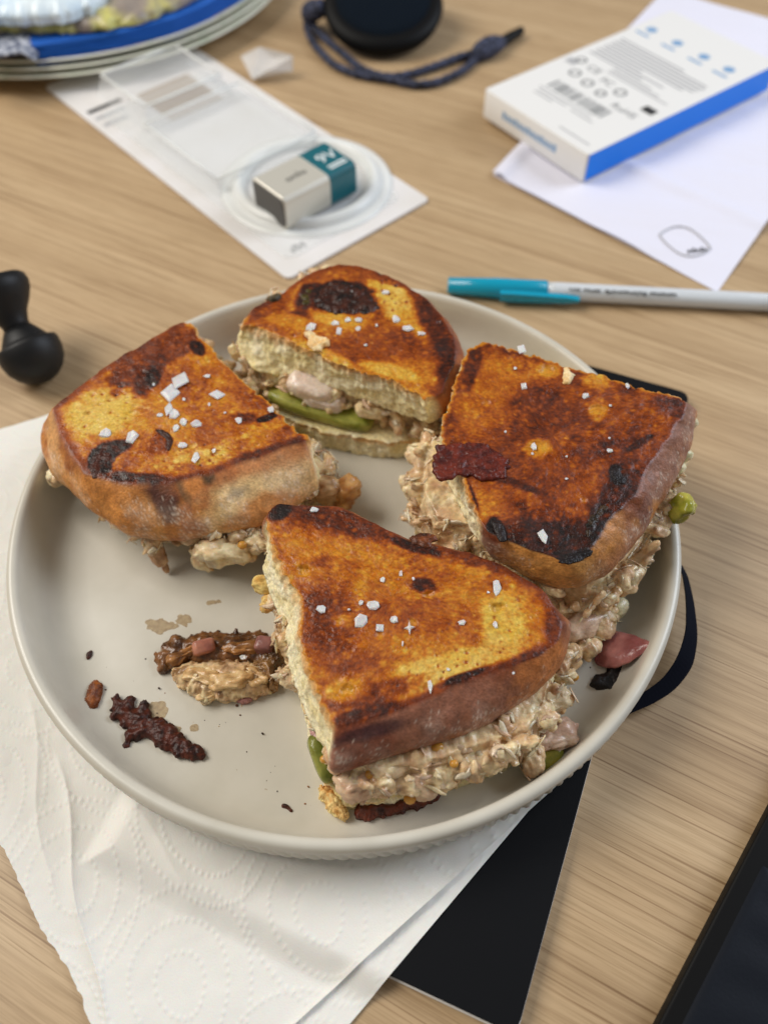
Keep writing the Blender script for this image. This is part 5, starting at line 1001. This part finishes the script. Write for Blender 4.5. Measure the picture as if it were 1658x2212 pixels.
V, f = tube_vf(cord_path([(1410, 285), (1480, 240), (1550, 200)], [4, 4, 3.5]), np.interp(np.arange(120), [0, 60, 119], [3.6, 3.2, 2.6]), 10); obj('tail', V, f, M['spk'], cord)
V, f = tube_vf(cord_path([(240, 40), (200, 60), (150, 70), (140, 110)], [18, 16, 12, 8]), np.interp(np.arange(120), [0, 60, 119], [5, 6.5, 5]), 12); obj('knot', V, f, M['cord'], cord)

# ------------------------------------------------------------------ black rubber joint piece on the left
M['rubber'] = mat('matte_black_rubber', S4(20, 20, 21), 0.5, Specular_IOR_Level=0.3)
jb = U(86, 822, 0)+np.array([0, 3.5, 13.0]); ja = np.array([-0.40, 0.64, 0.66]); ja /= np.linalg.norm(ja)
jt = thing('tripod_leg', jb*np.array([1, 1, 0]), 'black rubber ball jointed leg piece lying left of the plate', 'tripod leg')
lathe(jt, 'foot_ball', jb, ja, [(-13.2, .5), (-12.8, 3.5), (-11.4, 6.8), (-9, 9.7), (-5.5, 12.1), (-1, 13.2), (2.5, 13.3), (3.8, 12.8), (4.2, 11.6), (3.6, 10.6), (6, 9.4), (9, 7.4), (11, 6)], M['rubber'], 48)
lathe(jt, 'socket_cup', jb, ja, [(9, 5.4), (13, 5.6), (17, 7.2), (21, 10.2), (25, 12.6), (28, 13.4), (30.5, 13.0), (31.5, 12.0), (31, 10.6), (28, 9.2), (24, 5.0)], M['rubber'], 48)

# ------------------------------------------------------------------ dark folio case, lower right
M['case'] = mat('dark_case', S4(16, 20, 28), 0.55, Specular_IOR_Level=0.15); noise_bump(M['case'], 900, 0.3, 0.0002)
M['caseedge'] = mat('case_edge', S4(9, 9, 10), 0.55, Specular_IOR_Level=0.15)
k0, k1 = U(1657, 1762, 8)[:2], U(1424, 2210, 8)[:2]; kd = (k1-k0)/np.linalg.norm(k1-k0); kn = np.array([-kd[1], kd[0]]); kn = kn if kn[0] > 0 else -kn
case = thing('folio_case', np.array([*(k0+kd*30+kn*60), 0]), 'dark navy black folio case with rubber edge at the lower right corner', 'case')
def kq(a, b): return k0+kd*a+kn*b
V, f = rounded_slab(np.array([kq(-190, 0), kq(150, 0), kq(150, 200), kq(-190, 200)]), 0, 7.6, 1.0); obj('edge_band', V, f, M['caseedge'], case)
s_ = float((U(1633, 1848, 8)[:2]-k0)@kd)
def panel(name, a0, a1, b0):
    nu_, nv_ = 160, 120; A, Bq = np.meshgrid(np.linspace(a0, a1, nu_), np.linspace(b0, 196, nv_)); P = k0+A[..., None]*kd+Bq[..., None]*kn
    wv = 0.22*np.sin((P@np.array([0.5, 0.87]))/1.9+1.5*np.sin(P[..., 0]/9))*sstep(b0+1, b0+8, Bq)
    ed = np.minimum(np.minimum(A-a0, a1-A), Bq-b0); Zc = 8.0+wv*0.6-1.2*np.exp(-ed/0.35)
    return obj(name, np.stack([P[..., 0], P[..., 1], Zc], -1).reshape(-1, 3), grid_faces(nv_, nu_, False)[:, ::-1], M['case'], case)
panel('cover_panel', s_+0.5, 148, 3.6); panel('hinge_panel', -188, s_-0.5, 4.2)

# ------------------------------------------------------------------ patterned platter with napkins and wrappers, far left
pc = np.array([-205.0, 620.0]); platter = thing('platter', (*pc, 0), 'cream patterned platter at the far left holding blue napkins', 'platter')
M['plat'] = noise_color(mat('cream_print', rough=0.4), 130, S4(228, 227, 210), S4(206, 212, 190), 0.5, 0.7)
M['platred'] = noise_color(mat('red_green_print', rough=0.4), 60, S4(70, 96, 60), S4(190, 120, 96), 0.40, 0.60)
for k in range(3):
    lathe(platter, 'rim_layer', np.array([*pc, 1.0+3.6*k]), (0, 0, 1), [(0, 96), (1, 104), (7, 138-k*1.2), (9.5, 145-k*2.0), (10.3, 145.2-k*2.0), (10.6, 143.5-k*2), (8.4, 137), (2.5, 106)], M['plat'], 128)
lathe(platter, 'printed_band', np.array([*pc, 8.6]), (0, 0, 1), [(2.6, 110), (9.4, 136), (9.6, 138), (9.2, 138)], M['platred'], 128)
M['navy'] = mat('blue_napkin', S4(0, 86, 178), 0.75); noise_bump(M['navy'], 900, 0.3, 0.0003)
nap = thing('napkin_stack', (*U(280, 95, 16)[:2], 14), 'stack of folded deep blue napkins on the patterned platter', 'napkins')
rim_out = [(78, 138), (150, 128), (260, 110), (380, 78), (450, 48), (530, 0), (560, -30)]; rim_in = [(520, -60), (420, -20), (300, -20), (160, 20), (60, 80), (66, 110)]
for k in range(7):
    L = np.array([U(x, y, 17)[:2] for x, y in rim_out+rim_in]); L, _ = resample(L, np.zeros((len(L), 1)), 4, 3); n = loop_out(L)
    L = L+n*(0.6*fbm(np.c_[L, np.full(len(L), k*9.0)], 12, 900+k, 2)-0.25*k)[:, None]
    V, f = rounded_slab(L, 16+1.5*k, 17.4+1.5*k, 0.6, 2); obj('napkin', V, f, M['navy'], nap)
M['greynap'] = noise_color(mat('grey_fold', rough=0.8), 300, S4(60, 70, 96), S4(190, 194, 204))
nf = thing('folded_napkin', (*U(40, 110, 16)[:2], 12), 'grey edged folded paper napkin at the left end of the blue stack', 'napkin')
for k in range(6):
    pts = smooth_path([U(-60, 118+2*k, 15+2.2*k), U(0, 108+k*2, 16+2.2*k), U(45, 100+2*k, 17+2*k), U(74, 118+2*k, 15+1.6*k)], 40)
    tn_ = np.gradient(pts, axis=0); sdv = np.array([0, 1.0, 0]); Gp = np.stack([pts, pts+sdv*26, pts+sdv*26-np.array([0, 0, 1.2]), pts-np.array([0, 0, 1.2])], 1)
    obj('fold', Gp.reshape(-1, 3), grid_faces(40, 4), M['greynap'], nf, False)
# yellow wrapper and pale blue bag
def pillow(name, pts, z0, h, m, parent, seed, label=None, cat=None, amp=3.0):
    o = lump(name, [U(x, y, z0)[:2] for x, y in pts], z0, h, m, parent, lambda V: np.tile(srgb(200, 200, 190), (len(V), 1)), seed, step=3.0, K=30, jag=2.0, rough=amp, power=3, sig=3)
    if label: tag(o, label, cat)
    return o
M['wrap'] = noise_color(mat('yellow_wrapper', rough=0.35), 45, S4(214, 208, 120), S4(150, 138, 128), 0.42, 0.6)
M['bag'] = noise_color(mat('pale_blue_bag', rough=0.3), 24, S4(196, 220, 240), S4(226, 236, 240), 0.35, 0.65)
pillow('crumpled_wrapper', [(-40, 66), (60, 72), (200, 70), (290, 56), (330, 42), (370, 24), (410, 12), (440, -20), (400, -70), (200, -70), (0, -40)], 27, 8, M['wrap'], None, 910, 'crumpled yellow wrapper lying on the blue napkins', 'wrapper', 3.5)
pillow('paper_bag', [(-60, 56), (60, 58), (140, 52), (200, 36), (235, 8), (250, -40), (200, -100), (0, -100), (-80, -30)], 33, 12, M['bag'], None, 911, 'pale blue white bag on top of the yellow wrapper', 'bag', 0.8)
